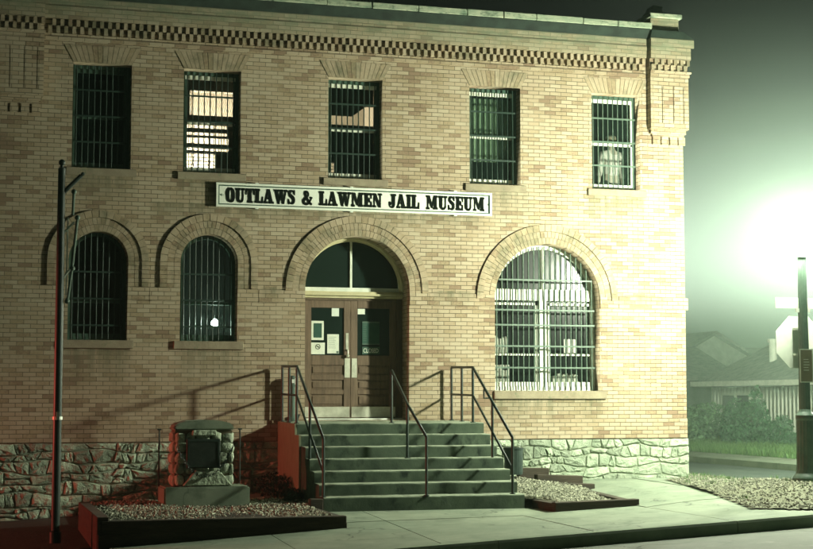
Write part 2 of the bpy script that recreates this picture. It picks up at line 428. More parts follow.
def recentre(o, loc):
    """move a single-mesh thing's origin to its base"""
    v = Vector(loc); o.data.transform(Matrix.Translation(-v)); o.location = v; return o

def shape2d(outer, holes, y0, y1, name, mat, parent=None):
    """flat slab in the x-z plane with holes, front at y0 and back at y1"""
    cu = bpy.data.curves.new(name + '_outline', 'CURVE'); cu.dimensions = '2D'; cu.fill_mode = 'BOTH'
    cu.extrude = abs(y1 - y0) / 2
    for ring in [outer] + holes:
        sp = cu.splines.new('POLY'); sp.points.add(len(ring) - 1)
        for i, (x, z) in enumerate(ring): sp.points[i].co = (x, z, 0, 1)
        sp.use_cyclic_u = True
    tmp = bpy.data.objects.new('tmp', cu); COL.objects.link(tmp)
    bpy.context.view_layer.update()
    dg = bpy.context.evaluated_depsgraph_get()
    me = bpy.data.meshes.new_from_object(tmp.evaluated_get(dg))
    bpy.data.objects.remove(tmp); bpy.data.curves.remove(cu)
    me.name = name
    ym = (y0 + y1) / 2
    off = -origin_of(parent) if parent is not None else Vector((0, 0, 0))
    for v in me.vertices:
        x, z, t = v.co; v.co = Vector((x, ym + t, z)) + off
    me.flip_normals()
    bm = bmesh.new(); bm.from_mesh(me); bmesh.ops.remove_doubles(bm, verts=bm.verts, dist=1e-5)
    bmesh.ops.recalc_face_normals(bm, faces=bm.faces); bm.to_mesh(me); bm.free()
    me.materials.clear(); me.materials.append(mat)
    o = bpy.data.objects.new(name, me); COL.objects.link(o)
    if parent is not None: o.parent = parent
    return o

def rect(x0, x1, z0, z1): return [(x0, z0), (x1, z0), (x1, z1), (x0, z1)]
def archpts(cx, r, z0, zs, n=28):
    """round-headed opening: sill z0, springing zs"""
    p = [(cx - r, z0), (cx + r, z0)]
    p += [(cx + r * math.cos(a), zs + r * math.sin(a)) for a in [PI * k / n for k in range(n + 1)]]
    return p

def text_mesh(name, body, cx, cz, y, height, mat, parent, width=None, depth=0.004, bold=0.0, shear=0.0):
    cu = bpy.data.curves.new(name, 'FONT'); cu.body = body; cu.align_x = 'CENTER'; cu.align_y = 'CENTER'
    cu.extrude = depth; cu.offset = bold; cu.size = 1.0
    tmp = bpy.data.objects.new('tmp', cu); COL.objects.link(tmp); bpy.context.view_layer.update()
    me = bpy.data.meshes.new_from_object(tmp.evaluated_get(bpy.context.evaluated_depsgraph_get()))
    bpy.data.objects.remove(tmp)
    xs = [v.co.x for v in me.vertices]; zs = [v.co.y for v in me.vertices]
    mx, mz = (min(xs) + max(xs)) / 2, (min(zs) + max(zs)) / 2
    k = height / (max(zs) - min(zs)); kx = width / (max(xs) - min(xs)) if width else k
    off = -origin_of(parent)
    for v in me.vertices:
        v.co = Vector(((v.co.x - mx) * kx + cx, y - v.co.z, (v.co.y - mz) * k + cz)) + off
    me.materials.clear(); me.materials.append(mat)
    o = bpy.data.objects.new(name, me); COL.objects.link(o); o.parent = parent
    return o

# ================================================================== GROUND
def lin(x, pts):
    if x <= pts[0][0]: return pts[0][1]
    for (a, u), (b, v) in zip(pts, pts[1:]):
        if x <= b: return u + (v - u) * (x - a) / (b - a)
    return pts[-1][1]
KERB_Y = -7.0
def zk(x): return max(-0.85, min(0.1, -0.124 + 0.0505 * (x - 10.52)))
ZB = [(-20, -0.7), (-4, -0.55), (1, -0.42), (3, -0.3), (5.1, -0.12), (8.07, -0.25), (9.4, -0.19), (10.2, -0.03), (10.6, 0.0), (12.3, -0.02), (16, -0.04), (80, -0.04)]
def G(x, y):
    if y >= 0: return lin(x, ZB)
    t = min(1.0, -y / 7.0)
    return lin(x, ZB) * (1 - t) + zk(x) * t

def sheet(name, mat, xs, ys, zf, parent=None, skip=None):
    bm = bmesh.new()
    g = [[bm.verts.new((x, y, zf(x, y))) for x in xs] for y in ys]
    for j in range(len(ys) - 1):
        for i in range(len(xs) - 1):
            if skip and skip((xs[i] + xs[i + 1]) / 2, (ys[j] + ys[j + 1]) / 2): continue
            bm.faces.new((g[j][i], g[j][i + 1], g[j + 1][i + 1], g[j + 1][i]))
    me = bpy.data.meshes.new(name); bm.to_mesh(me); bm.free(); me.materials.append(mat)
    for p in me.polygons: p.use_smooth = True
    o = bpy.data.objects.new(name, me); COL.objects.link(o)
    return o
def frange(a, b, s):
    n = max(1, round((b - a) / s)); return [a + (b - a) * i / n for i in range(n + 1)]

def road_z(x, y): return zk(x) - 0.15 + 0.06 * min(1, max(0, (KERB_Y - y) / 4))
def far_z(x, y):
    # ground behind: flat near the building, a bank across the side street, hills beyond
    z = lin(x, ZB) - 0.06
    if x > 17.2: z += 0.30 * min(1, (x - 17.2) / 3.0)
    return z
# base terrain, one sheet to the horizon (lies a little below everything laid on it)
def base_z(x, y):
    if y < KERB_Y + 0.2: return min(zk(x) - 0.32, -0.2)
    z = G(x, y) - 0.08 if y < 0 else far_z(x, y) - 0.02
    if 12.7 < x < 17.3: z -= 0.16
    return z
bx_ = [-600, -300, -120, -60, -40, -25, -12, -6] + frange(-3, 22, 0.5) + [24, 27, 32, 40, 60, 90, 140, 250, 400, 700]
by_ = [-300, -120, -60, -40, -25, -15, -10, -8] + frange(-7, 1, 0.5) + [2, 4, 6, 9, 12, 16, 20, 26, 34, 45, 60, 90, 140, 220, 400, 800]
struct(sheet('ground', M['earth'], bx_, by_, base_z))
struct(sheet('street', M['asphalt'], [-80, -40, -20] + frange(-10, 24, 1.0) + [40, 80], frange(-40, KERB_Y + 0.02, 1.5), road_z))
def side_z(x, y): return -0.155 + 0.03 * math.sin(max(0, min(1, (x - 12.9) / 3.9)) * PI) if y > KERB_Y + 0.5 else road_z(x, y) + 0.004
struct(sheet('side_street', M['asphalt2'], frange(12.85, 16.95, 0.5), frange(KERB_Y, 60, 1.5), lambda x, y: side_z(x, max(y, KERB_Y + 0.6)) if y > KERB_Y + 1 else road_z(x, y) + 0.004))

# sidewalk: concrete sheet with joint grooves, from the building side to the kerb
sw = MB()
jx = [1.9, 3.95, 5.62, 7.6, 9.45, 11.2, 12.55]
jy = [-7.0 + 0.17, -4.35, -2.0, -0.02]
for i in range(len(jx) - 1):
    for j in range(len(jy) - 1):
        x0, x1, y0, y1 = jx[i] + 0.007, jx[i + 1] - 0.007, jy[j] + 0.007, jy[j + 1] - 0.007
        nx, ny = 4, 3
        bm = sw.bm
        dz = random.uniform(-0.004, 0.004)
        g = [[bm.verts.new((x0 + (x1 - x0) * a / nx, y0 + (y1 - y0) * b / ny, G(x0 + (x1 - x0) * a / nx, y0 + (y1 - y0) * b / ny) + dz)) for a in range(nx + 1)] for b in range(ny + 1)]
        for b in range(ny):
            for a in range(nx): bm.faces.new((g[b][a], g[b][a + 1], g[b + 1][a + 1], g[b + 1][a]))
        rim = [g[0][a] for a in range(nx + 1)] + [g[b][nx] for b in range(1, ny + 1)] + [g[ny][a] for a in range(nx - 1, -1, -1)] + [g[b][0] for b in range(ny - 1, 0, -1)]
        low = [bm.verts.new(v.co - Vector((0, 0, 0.05))) for v in rim]
        for k in range(len(rim)): bm.faces.new((rim[k], low[k], low[(k + 1) % len(rim)], rim[(k + 1) % len(rim)]))
struct(sw.build('sidewalk', M['concrete'], fix=False))

# kerb stones along the street
kb = MB()
kx = frange(-14, 12.6, 2.95)
kx = [1.9, 3.9, 6.28, 9.45, 12.6]
for a, b in zip(kx, kx[1:]):
    n = 6; bm = kb.bm
    prev = None
    for i in range(n + 1):
        x = a + 0.004 + (b - a - 0.008) * i / n; z = zk(x)
        ring = [bm.verts.new(v) for v in ((x, KERB_Y - 0.03, z - 0.3), (x, KERB_Y, z - 0.025), (x, KERB_Y + 0.025, z + 0.004), (x, KERB_Y + 0.165, z + 0.006), (x, KERB_Y + 0.165, z - 0.3))]
        if prev:
            for k in range(5): bm.faces.new((prev[k], ring[k], ring[(k + 1) % 5], prev[(k + 1) % 5]))
        else: bm.faces.new(ring[::-1])
        prev = ring
    bm.faces.new(prev)
struct(kb.build('kerb', M['kerbcon']))
# far kerb and walk of the side street
fk = MB()
for i in range(14):
    y0 = -4 + i * 3.0
    fk.box(16.9, 17.08, y0 + 0.01, y0 + 2.99, -0.4, -0.02)
struct(fk.build('side_street_kerb', M['kerbcon']))
struct(sheet('side_street_footpath', M['concrete'], [17.08, 17.7, 18.2], frange(-4, 38, 3), lambda x, y: -0.03 + 0.03 * (x - 17.08)))
def bank_z(x, y): return -0.0 + 0.28 * min(1, (x - 18.2) / 4.0)
struct(sheet('grass_bank', M['grassland'], frange(18.2, 26, 0.6) + [30, 40, 60], frange(-10, 60, 2.0), bank_z))
# corner verge that rises to the lamp post
VERGE = [(12.29, -0.03), (11.5, -0.75), (10.9, -3.3), (10.25, -5.9), (10.9, -6.65), (12.45, -6.7), (12.8, -5.5), (12.8, 0.9), (12.31, 0.9)]
def inside(px, py, poly):
    c = False; n = len(poly)
    for i in range(n):
        (x1, y1), (x2, y2) = poly[i], poly[(i + 1) % n]
        if (y1 > py) != (y2 > py) and px < (x2 - x1) * (py - y1) / (y2 - y1) + x1: c = not c
    return c
def verge_z(x, y):
    d = math.hypot((x - 12.0) / 1.3, (y + 4.2) / 2.6)
    return G(x, y) + 0.01 + 0.14 * max(0, 1 - d * d) ** 0.8 if d < 1 else G(x, y) + 0.01
vg = MB()
st = 0.08
xs, ys = frange(10.0, 12.9, st), frange(-6.9, 1.0, st)
vv = {}
def vget(i, j):
    if (i, j) not in vv:
        x, y = xs[i], ys[j]; vv[(i, j)] = vg.bm.verts.new((x, y, verge_z(x, y) + random.uniform(0.004, 0.016)))
    return vv[(i, j)]
for j in range(len(ys) - 1):
    for i in range(len(xs) - 1):
        if inside((xs[i] + xs[i + 1]) / 2, (ys[j] + ys[j + 1]) / 2, VERGE):
            vg.bm.faces.new((vget(i, j), vget(i + 1, j), vget(i + 1, j + 1), vget(i, j + 1)))
struct(vg.build('verge', M['verge'], smooth=True, fix=False))

# hills on the horizon
def hill_z(x, y):
    a = math.atan2(x, y)
    d = math.hypot(x, y)
    k = max(0, min(1, (d - 110) / 130))
    return -2 + k * k * (3 - 2 * k) * (13 + 7 * math.sin(a * 5.1 + 1.0) + 2.5 * math.sin(a * 17) + 1.2 * math.sin(a * 41))
hs = MB(); grid = []
for j in range(10):
    d = 100 + j * 20
    grid.append([hs.bm.verts.new((d * math.sin(a), d * math.cos(a), hill_z(d * math.sin(a), d * math.cos(a)) + random.uniform(-0.6, 0.9) * (j > 1))) for a in [R(-70 + k * 1.0) for k in range(151)]])
for j in range(9):
    for k in range(150): hs.bm.faces.new((grid[j][k], grid[j][k + 1], grid[j + 1][k + 1], grid[j + 1][k]))
struct(hs.build('hills', M['hill'], smooth=True, fix=False))

# ================================================================== THE JAIL BUILDING
X0, X1 = 0.33, 12.28
DEPTH = 11.0
jail = thing('brick_building', 'two-storey tan brick jail building with arched openings, barred windows and rubble stone base', 'building', (6.3, 0, -0.1))

ARCH_S = [(2.14, 0.46), (3.89, 0.46)]
UP = [(1.70, 2.62), (3.45, 4.38), (5.84, 6.77), (8.30, 9.22), (10.54, 11.46)]
UZ0, UZ1 = 4.975, 6.655
DOOR = (6.35, 0.885, 1.0, 3.14)
BIGW = (9.70, 0.958, 1.485, 3.03)
holes = [rect(a, b, UZ0, UZ1) for a, b in UP]
holes += [archpts(c, r, 2.265, 3.52) for c, r in ARCH_S]
holes += [archpts(DOOR[0], DOOR[1], DOOR[2], DOOR[3], 36), archpts(BIGW[0], BIGW[1], BIGW[2], BIGW[3], 36)]
front = shape2d(rect(X0, X1, 0.66, 7.09), holes, 0.0, 0.60, 'wall', M['brick'], jail)
w = MB()
w.box(X1 - 0.5, X1, 0.602, DEPTH, -0.5, 7.7); w.box(X0, X0 + 0.5, 0.602, DEPTH, -0.9, 7.7); w.box(X0, X1, DEPTH + 0.002, DEPTH + 0.5, -0.9, 7.7)
split(w.build('side_wall', M['brick'], jail))
w = MB(); w.box(X0 + 0.52, X1 - 0.52, 0.62, DEPTH - 0.02, 7.3, 7.45); w.build('roof', M['tar'], jail)
# plinth course above the stone
w = MB(); 
for a, b in ((X0, DOOR[0] - DOOR[1] - 0.0), (DOOR[0] + DOOR[1], X1)):
    w.box(a, b, -0.02, -0.001, 0.672, 1.0)
split(w.build('plinth_course', M['brick'], jail))
# belt course between the arches
w = MB()
segs = [(X0 - 0.0, 2.14 - 0.805), (2.14 + 0.805, 3.89 - 0.805), (3.89 + 0.805, DOOR[0] - 1.235), (DOOR[0] + 1.235, BIGW[0] - 1.305), (BIGW[0] + 1.305, X1 + 0.045)]
for a, b in segs: w.box(a, b, -0.022, -0.001, 2.895, 3.10)
segs2 = [(2.14 - 0.803, 2.14 - 0.462), (2.14 + 0.462, 2.14 + 0.803), (3.89 - 0.803, 3.89 - 0.462), (3.89 + 0.462, 3.89 + 0.803), (DOOR[0] - 1.233, DOOR[0] - 0.89), (DOOR[0] + 0.89, DOOR[0] + 1.233), (BIGW[0] - 1.303, BIGW[0] - 0.965), (BIGW[0] + 0.965, BIGW[0] + 1.303)]
for a, b in segs2: w.box(a, b, -0.018, -0.001, 2.895, 3.098)
w.box(X1 + 0.001, X1 + 0.045, 0.0, DEPTH, 2.895, 3.10)
split(w.build('belt_course', M['brick'], jail))

def vouss(mb, cx, zs, r0, r1, ang0, ang1, n, yf, yb, gap=0.007):
    for k in range(n):
        a0 = ang0 + (ang1 - ang0) * k / n; a1 = ang0 + (ang1 - ang0) * (k + 1) / n
        g0, g1 = gap / 2 / r0, gap / 2 / r1
        j = random.uniform(-0.003, 0.003)
        pts = [(cx + r0 * math.cos(a0 + g0), zs + r0 * math.sin(a0 + g0)), (cx + r1 * math.cos(a0 + g1), zs + r1 * math.sin(a0 + g1)),
               (cx + r1 * math.cos(a1 - g1), zs + r1 * math.sin(a1 - g1)), (cx + r0 * math.cos(a1 - g0), zs + r0 * math.sin(a1 - g0))]
        mb.prism(pts, yf + j, yb)
def arch_rings(cx, r, zs, zleg, nring, bw):
    m = MB(); back = MB()
    rr = [r + 0.004, r + 0.108, r + 0.216, r + 0.335]
    for i in range(3):
        a, b = rr[i], rr[i + 1] - 0.007
        if i == 2: yf = -0.034
        else: yf = -0.014
        n = round(PI * (a + b) / 2 / bw)
        if i == 2: n = round(PI * a / 0.105)
        vouss(m, cx, zs, a, b, 0, PI, n, yf, -0.001)
        z = zs - 0.006
        while z > zleg + 0.03:
            z1 = max(zleg, z - 0.0677 + 0.007)
            for s in (-1, 1):
                x0_, x1_ = cx + s * a, cx + s * b
                m.box(min(x0_, x1_), max(x0_, x1_), yf + random.uniform(-.002, .002), -0.001, z1, z)
            z -= 0.0677
    m.build('arch_brickwork', M['lbrick'], jail)
    o = MB()
    pts = [(cx + (r + 0.002) * math.cos(a), zs + (r + 0.002) * math.sin(a)) for a in [PI * k / 30 for k in range(31)]]
    outp = [(cx + (r + 0.325) * math.cos(a), zs + (r + 0.325) * math.sin(a)) for a in [PI * k / 30 for k in range(31)]]
    for i in range(30):
        o.poly([(pts[i][0], -0.006, pts[i][1]), (outp[i][0], -0.006, outp[i][1]), (outp[i + 1][0], -0.006, outp[i + 1][1]), (pts[i + 1][0], -0.006, pts[i + 1][1])])
    o.build('arch_mortar', M['mortar'], jail)
for c, r in ARCH_S: arch_rings(c, r, 3.52, 3.10, 3, 0.0677)
arch_rings(DOOR[0], DOOR[1], DOOR[3], 3.10, 3, 0.0677)
arch_rings(BIGW[0], BIGW[1], BIGW[3], 3.10, 3, 0.0677)

# splayed flat arches over the upper windows
for a, b in UP:
    m = MB(); n = 14; c = (a + b) / 2; zc = UZ0 - 1.0
    for k in range(n):
        t0, t1 = k / n, (k + 1) / n
        x0 = a + (b - a) * t0; x1 = a + (b - a) * t1; sp = 0.30
        u0 = (a - sp / 2) + (b - a + sp) * t0; u1 = (a - sp / 2) + (b - a + sp) * t1
        j = random.uniform(-0.003, 0.002)
        m.prism([(x0 + 0.004, UZ1 + 0.003), (x1 - 0.004, UZ1 + 0.003), (u1 - 0.004, 6.93), (u0 + 0.004, 6.93)], -0.010 + j, -0.001)
    m.build('flat_arch', M['lbrick'], jail)
    m = MB(); m.prism([(a, UZ1 + 0.002), (b, UZ1 + 0.002), (b + 0.15, 6.932), (a - 0.15, 6.932)], -0.004, -0.001); m.build('arch_mortar', M['mortar'], jail)

# cornice: ledge, checkered headers, frieze
w = MB(); w.box(X0, 11.55, -0.035, -0.001, 6.985, 7.045); w.box(X0, 11.55, -0.02, -0.001, 7.047, 7.088); w.build('cornice_ledge', M['brick'], jail)
w = MB(); cell = 0.0617; i = 0; x = 1.30
while x + cell < 11.56:
    row = i % 2
    z0 = 7.095 if row == 0 else 7.205
    h = 0.108
    w.box(x + 0.002, x + cell - 0.002, -0.075 + random.uniform(-.004, .004), -0.001, z0, z0 + h - 0.003)
    x += cell; i += 1
w.build('checkered_headers', M['lbrick'], jail)
w = MB(); w.box(X0, X1, 0.0, 0.60, 7.092, 7.68); w.build('parapet_wall', M['brick'], jail)
w = MB(); w.box(X0, 11.56, -0.085, -0.001, 7.318, 7.655); w.box(X0, 11.56, -0.10, -0.001, 7.45, 7.52); w.build('frieze', M['brick'], jail)
w = MB(); w.prismx([(-0.083, 7.657), (-0.10, 7.657), (-0.235, 7.79), (-0.235, 7.80), (0.62, 7.80), (0.62, 7.682), (-0.083, 7.682)], X0, 11.56); w.build('coping_soffit', M['tar'], jail)
# coping stones, slightly uneven
w = MB(); x = X0
while x < 11.3:
    L = random.uniform(0.55, 1.0); x1 = min(11.60, x + L)
    if 11.6 - x1 < 0.4: x1 = 11.60
    z = random.uniform(-0.006, 0.006); yj = random.uniform(-0.008, 0.008)
    w.box(x + 0.003, x1 - 0.003, -0.25 + yj, 0.64, 7.803, 7.915 + z)
    x = x1
w.bevel(0.012); w.build('coping', M['coping'], jail)

# corner pilasters
def pilaster(xa, xb, sgn):
    P_ = MB(); y = -0.12
    P_.box(xa, xb, y, -0.001, 6.06, 7.66)
    P_.box(xa - 0.02 if sgn < 0 else xa, xb + (0.05 if sgn > 0 else 0.02), y - 0.05, y - 0.001, 7.06, 7.09)
    P_.box(xa, xb + (0.04 if sgn > 0 else 0), y - 0.06, y - 0.001, 7.30, 7.66)
    P_.box(xa - 0.01, xb + (0.09 if sgn > 0 else 0.01), y - 0.09, y - 0.061, 7.51, 7.655)
    P_.box(xa, xb + (0.02 if sgn > 0 else 0), y - 0.035, y - 0.001, 6.99, 7.058)
    # corbel steps under
    P_.box(xa + 0.03, xb - 0.03, -0.09, -0.001, 5.985, 6.058)
    P_.box(xa + 0.06, xb - 0.06, -0.065, -0.001, 5.94, 5.983)
    x = xa + 0.08
    while x < xb - 0.12:
        P_.box(x, x + 0.125, -0.05, -0.001, 5.80, 5.938); x += 0.165
    P_.build('corner_pilaster', M['brick'], jail)
    # raised panels between the slots
    q = MB()
    ww = (xb - xa)
    edges = [xa + 0.0, xa + 0.22 * ww / 0.75, xa + 0.235 * ww / 0.75, xa + 0.44 * ww / 0.75, xa + 0.455 * ww / 0.75, xa + 0.64 * ww / 0.75, xa + 0.655 * ww / 0.75, xb]
    for k in range(0, 8, 2): q.box(edges[k], edges[k + 1], y - 0.028, y - 0.001, 6.17, 6.82)
    q.box(xa, xb, y - 0.028, y - 0.001, 6.822, 6.985); q.box(xa, xb, y - 0.028, y - 0.001, 6.065, 6.168)
    q.build('pilaster_panel', M['brick'], jail)
    h = MB(); i = 0; x = xa + 0.01
    while x + cell < xb + 0.03:
        z0 = 7.095 if i % 2 == 0 else 7.197
        h.box(x + 0.002, x + cell - 0.002, y - 0.055, y - 0.001, z0, z0 + 0.1); x += cell; i += 1
    h.build('checkered_headers', M['lbrick'], jail)
pilaster(11.60, 12.33, 1)
pilaster(0.50, 1.24, -1)
w = MB(); w.box(X1 + 0.001, X1 + 0.05, 0, DEPTH, 6.06, 7.66); w.build('side_cornice', M['brick'], jail)
# sloped shoulder and chimney block on the corner
w = MB()
w.prism([(11.585, 7.662), (12.44, 7.662), (12.22, 7.80), (11.62, 7.80)], -0.20, 0.55); w.build('corner_flashing', M['tar'], jail)
ch = MB(); ch.box(11.64, 12.18, -0.10, 0.42, 7.802, 8.04); chim = ch.bevel(0.008).build('chimney', M['brick'], jail)
ch = MB(); ch.box(11.62, 12.235, -0.14, 0.46, 8.042, 8.125); ch.bevel(0.01).build('chimney_cap', M['coping'], chim)
ch = MB(); ch.prism([(11.66, 8.127), (12.06, 8.127), (12.04, 8.19), (11.96, 8.20), (11.93, 8.25), (11.97, 8.30), (11.77, 8.315), (11.74, 8.24), (11.69, 8.19)], 0.05, 0.32); ch.bevel(0.012).build('chimney_pot', M['tar'], chim)

# rubble stone foundation --------------------------------------------------
def rubble(s0, s1, z0, z1, place, name, seed):
    rnd = random.Random(seed); bm = bmesh.new()
    rows = []; z = z1; 
    while z > z0:
        h = rnd.uniform(0.08, 0.18); rows.append((z, max(z0, z - h))); z -= h
    def wav(s, k): return 0.034 * math.sin(s * 2.7 + k * 2.3) + 0.022 * math.sin(s * 6.9 + k * 5.1)
    for ri, (zt, zb) in enumerate(rows):
        s = s0 - (rnd.uniform(0, 0.0))
        tilt_prev = 0.0
        while s < s1 - 0.02:
            L = min(rnd.choice((rnd.uniform(0.1, 0.24), rnd.uniform(0.2, 0.5))), s1 - s)
            if s1 - s - L < 0.12: L = s1 - s
            tilt = rnd.uniform(-0.12, 0.12) if s + L < s1 - 0.01 else 0.0
            kt = 0.0 if ri == 0 else 1.0
            parts = [(zt, zb)]
            if (zt - zb) > 0.16 and L < 0.4 and rnd.random() < 0.45:
                zm = zb + (zt - zb) * rnd.uniform(0.4, 0.6); parts = [(zt, zm), (zm, zb)]
            for (a, b) in parts:
                g = 0.006
                ja = lambda: rnd.uniform(-0.013, 0.013)
                top = lambda u: a + (wav(u, ri) * kt if a == zt else 0)
                bot = lambda u: b + (wav(u, ri + 1) if b == zb else 0)
                sl, sr = s + tilt_prev * 0.5, s + L + tilt * 0.5
                P_ = []
                nn = 4
                for k in range(nn + 1):
                    u = s + g + (L - 2 * g) * k / nn
                    if k == 0: u += tilt_prev * 0.3
                    if k == nn: u += tilt * 0.3
                    P_.append((u, bot(u) + g * 0.8 + (rnd.uniform(0, 0.028) if k in (0, nn) else ja() * 0.6)))
                for k in range(nn, -1, -1):
                    u = s + g + (L - 2 * g) * k / nn
                    if k == 0: u -= tilt_prev * 0.3
                    if k == nn: u -= tilt * 0.3
                    P_.append((u, top(u) - g * 0.8 - (rnd.uniform(0, 0.028) if (k in (0, nn) and ri > 0) else abs(ja()) * 0.6)))
                cu = sum(p[0] for p in P_) / len(P_); cz = sum(p[1] for p in P_) / len(P_)
                dep = rnd.uniform(0.016, 0.042)
                base = [bm.verts.new(place(u, zz, 0.0)) for u, zz in P_]
                r1 = [bm.verts.new(place(u + (cu - u) * 0.06, zz + (cz - zz) * 0.12, dep * 0.72)) for u, zz in P_]
                r2 = [bm.verts.new(place(u + (cu - u) * 0.35 + ja(), zz + (cz - zz) * 0.45 + ja(), dep + rnd.uniform(-0.012, 0.014))) for u, zz in P_]
                cc = bm.verts.new(place(cu + ja(), cz + ja(), dep + rnd.uniform(-0.006, 0.014)))
                n = len(P_)
                for k in range(n):
                    k2 = (k + 1) % n
                    bm.faces.new((base[k], base[k2], r1[k2], r1[k])); bm.faces.new((r1[k], r1[k2], r2[k2], r2[k])); bm.faces.new((r2[k], r2[k2], cc))
            tilt_prev = tilt; s += L
    m = MB(); m.bm.free(); m.bm = bm
    return m.build(name, M['stone'], jail)
rubble(X0, X1 + 0.03, -0.75, 0.668, lambda u, z, d: (u, -d, z), 'stone_foundation', 5)
rubble(0.0, DEPTH, -0.3, 0.668, lambda u, z, d: (X1 + d, u, z), 'stone_foundation', 9)
w = MB(); w.box(X0 + 0.002, X1 - 0.002, 0.004, 0.6, -0.9, 0.658); w.box(X1 - 0.3, X1 - 0.002, 0.602, DEPTH, -0.9, 0.66); w.build('foundation_core', M['stonemortar'], jail)

# sills --------------------------------------------------------------------
def sill(x0, x1, zt, h=0.125, win=None):
    m = MB(); m.box(x0, x1, -0.042, 0.24, zt - h, zt); m.bevel(0.008)
    return m.build('sill', M['sill'], win or jail)

# windows ------------------------------------------------------------------
def bars(win, outline_top, x0, x1, z0, zrails, nb, y=0.10, r=0.0115, mat='bars'):
    m = MB()
    for k in range(nb):
        x = x0 + (x1 - x0) * (k + 0.5) / nb
        zt = outline_top(x)
        if zt - z0 < 0.1: continue
        m.tube([(x, y, z0 + 0.01), (x, y, zt - 0.008)], r, 8)
    for z in zrails:
        # rail stops at the curved head
        a, b = x0, x1
        while outline_top(a + 0.001) < z + 0.02 and a < b: a += 0.01
        while outline_top(b - 0.001) < z + 0.02 and b > a: b -= 0.01
        m.box(a + 0.004, b - 0.004, y - 0.026, y - 0.0125, z - 0.014, z + 0.014)
    return m.build('bar_grille', M[mat], win)

for i, (a, b) in enumerate(UP):
    m = MB(); yF = 0.20
    fw = 0.05
    m.box(a + 0.002, a + fw, yF, yF + 0.09, UZ0 + 0.003, UZ1 - 0.003); m.box(b - fw, b - 0.002, yF, yF + 0.09, UZ0 + 0.003, UZ1 - 0.003)
    m.box(a + fw + 0.001, b - fw - 0.001, yF, yF + 0.09, UZ1 - 0.06, UZ1 - 0.003); m.box(a + fw + 0.001, b - fw - 0.001, yF, yF + 0.09, UZ0 + 0.003, UZ0 + 0.05)
    win = m.build('window', M['sash'], jail)
    s = MB()
    zm = (UZ0 + UZ1) / 2 + (0.0 if i != 4 else -0.02)
    xa, xb = a + fw + 0.002, b - fw - 0.002
    s.box(xa, xb, yF + 0.02, yF + 0.06, UZ1 - 0.125, UZ1 - 0.062); s.box(xa, xb, yF + 0.035, yF + 0.075, UZ0 + 0.052, UZ0 + 0.115)
    s.box(xa, xb, yF + 0.02, yF + 0.07, zm - 0.022, zm + 0.022)
    split(s.build('sash_rail', M['white'] if i != 0 else M['sash'], win))
    s = MB(); s.box(xa, xa + 0.035, yF + 0.02, yF + 0.06, UZ0 + 0.117, UZ1 - 0.127); s.box(xb - 0.035, xb, yF + 0.02, yF + 0.06, UZ0 + 0.117, UZ1 - 0.127)
    split(s.build('sash_stile', M['white'] if i == 4 else M['sash'], win))
    s = MB(); s.box(xa + 0.036, xb - 0.036, yF + 0.045, yF + 0.05, UZ0 + 0.117, UZ1 - 0.127); s.build('pane', M['glass'], win)
    bars(win, lambda x: UZ1 - 0.02, a + 0.02, b - 0.06, UZ0 + 0.0, [UZ0 + 0.01 + k * 0.415 for k in (1, 2, 3)], 9, 0.10, 0.010, 'bars' if i == 4 else 'bars_shade')
    sill(a - 0.09, b + 0.09, UZ0 - 0.001, 0.12, win)

def arch_top(cx, r, zs):
    def f(x):
        d = abs(x - cx)
        return zs + math.sqrt(max(0, r * r - d * d)) if d < r else zs
    return f
def ring_frame(cx, r, z0, zs, wd, y0, y1, mat, name, parent):
    outer = archpts(cx, r, z0, zs, 30); inner = archpts(cx, r - wd, z0 + wd, zs, 30)
    return shape2d(outer, [inner], y0, y1, name, M[mat], parent)
def arch_pane(cx, r, z0, zs, y, mat, parent):
    return shape2d(archpts(cx, r, z0, zs, 30), [], y, y + 0.006, 'pane', M[mat], parent)
for c, r in ARCH_S:
    win = ring_frame(c, r - 0.003, 2.268, 3.52, 0.055, 0.22, 0.31, 'sash', 'window', jail)
    arch_pane(c, r - 0.06, 2.33, 3.52, 0.27, 'glass', win)
    s = MB(); s.box(c - r + 0.06, c + r - 0.06, 0.225, 0.265, 2.86, 2.905); s.box(c - r + 0.06, c + r - 0.06, 0.225, 0.265, 2.325, 2.375); split(s.build('sash_rail', M['sash'], win))
    bars(win, arch_top(c, r - 0.015, 3.52), c - r + 0.02, c + r - 0.05, 2.27, [2.50, 2.92, 3.34], 9, 0.11, 0.011, 'bars_shade')
    sill(c - r - 0.1, c + r + 0.1, 2.264, 0.13, win)

# big window right of the door
c, r, z0, zs = BIGW
win = ring_frame(c, r - 0.003, z0 + 0.003, zs, 0.07, 0.24, 0.34, 'white', 'window', jail)
arch_pane(c, r - 0.075, z0 + 0.07, zs, 0.30, 'glass_big', win)
s = MB()
s.box(c - r + 0.073, c + r - 0.073, 0.235, 0.335, 3.03, 3.22)          # transom
s.box(c - r + 0.073, c - 0.062, 0.25, 0.32, 2.085, 2.115); s.box(c + 0.062, c + r - 0.073, 0.25, 0.32, 2.085, 2.115)
s.box(c - r + 0.073, c - 0.062, 0.25, 0.32, z0 + 0.075, z0 + 0.15); s.box(c + 0.062, c + r - 0.073, 0.25, 0.32, z0 + 0.075, z0 + 0.15)
s.box(c - r + 0.073, c - 0.14, 0.252, 0.318, 2.95, 2.99); s.box(c + 0.14, c + r - 0.073, 0.252, 0.318, 2.95, 2.99)
split(s.build('sash_rail', M['white'], win))
s = MB(); s.box(c - 0.06, c + 0.06, 0.225, 0.335, z0 + 0.07, 3.028); s.box(c - 0.02, c + 0.02, 0.245, 0.325, 3.222, zs + r - 0.075)
s.box(c - 0.13, c - 0.09, 0.252, 0.318, z0 + 0.152, 2.948); s.box(c + 0.09, c + 0.13, 0.252, 0.318, z0 + 0.152, 2.948)
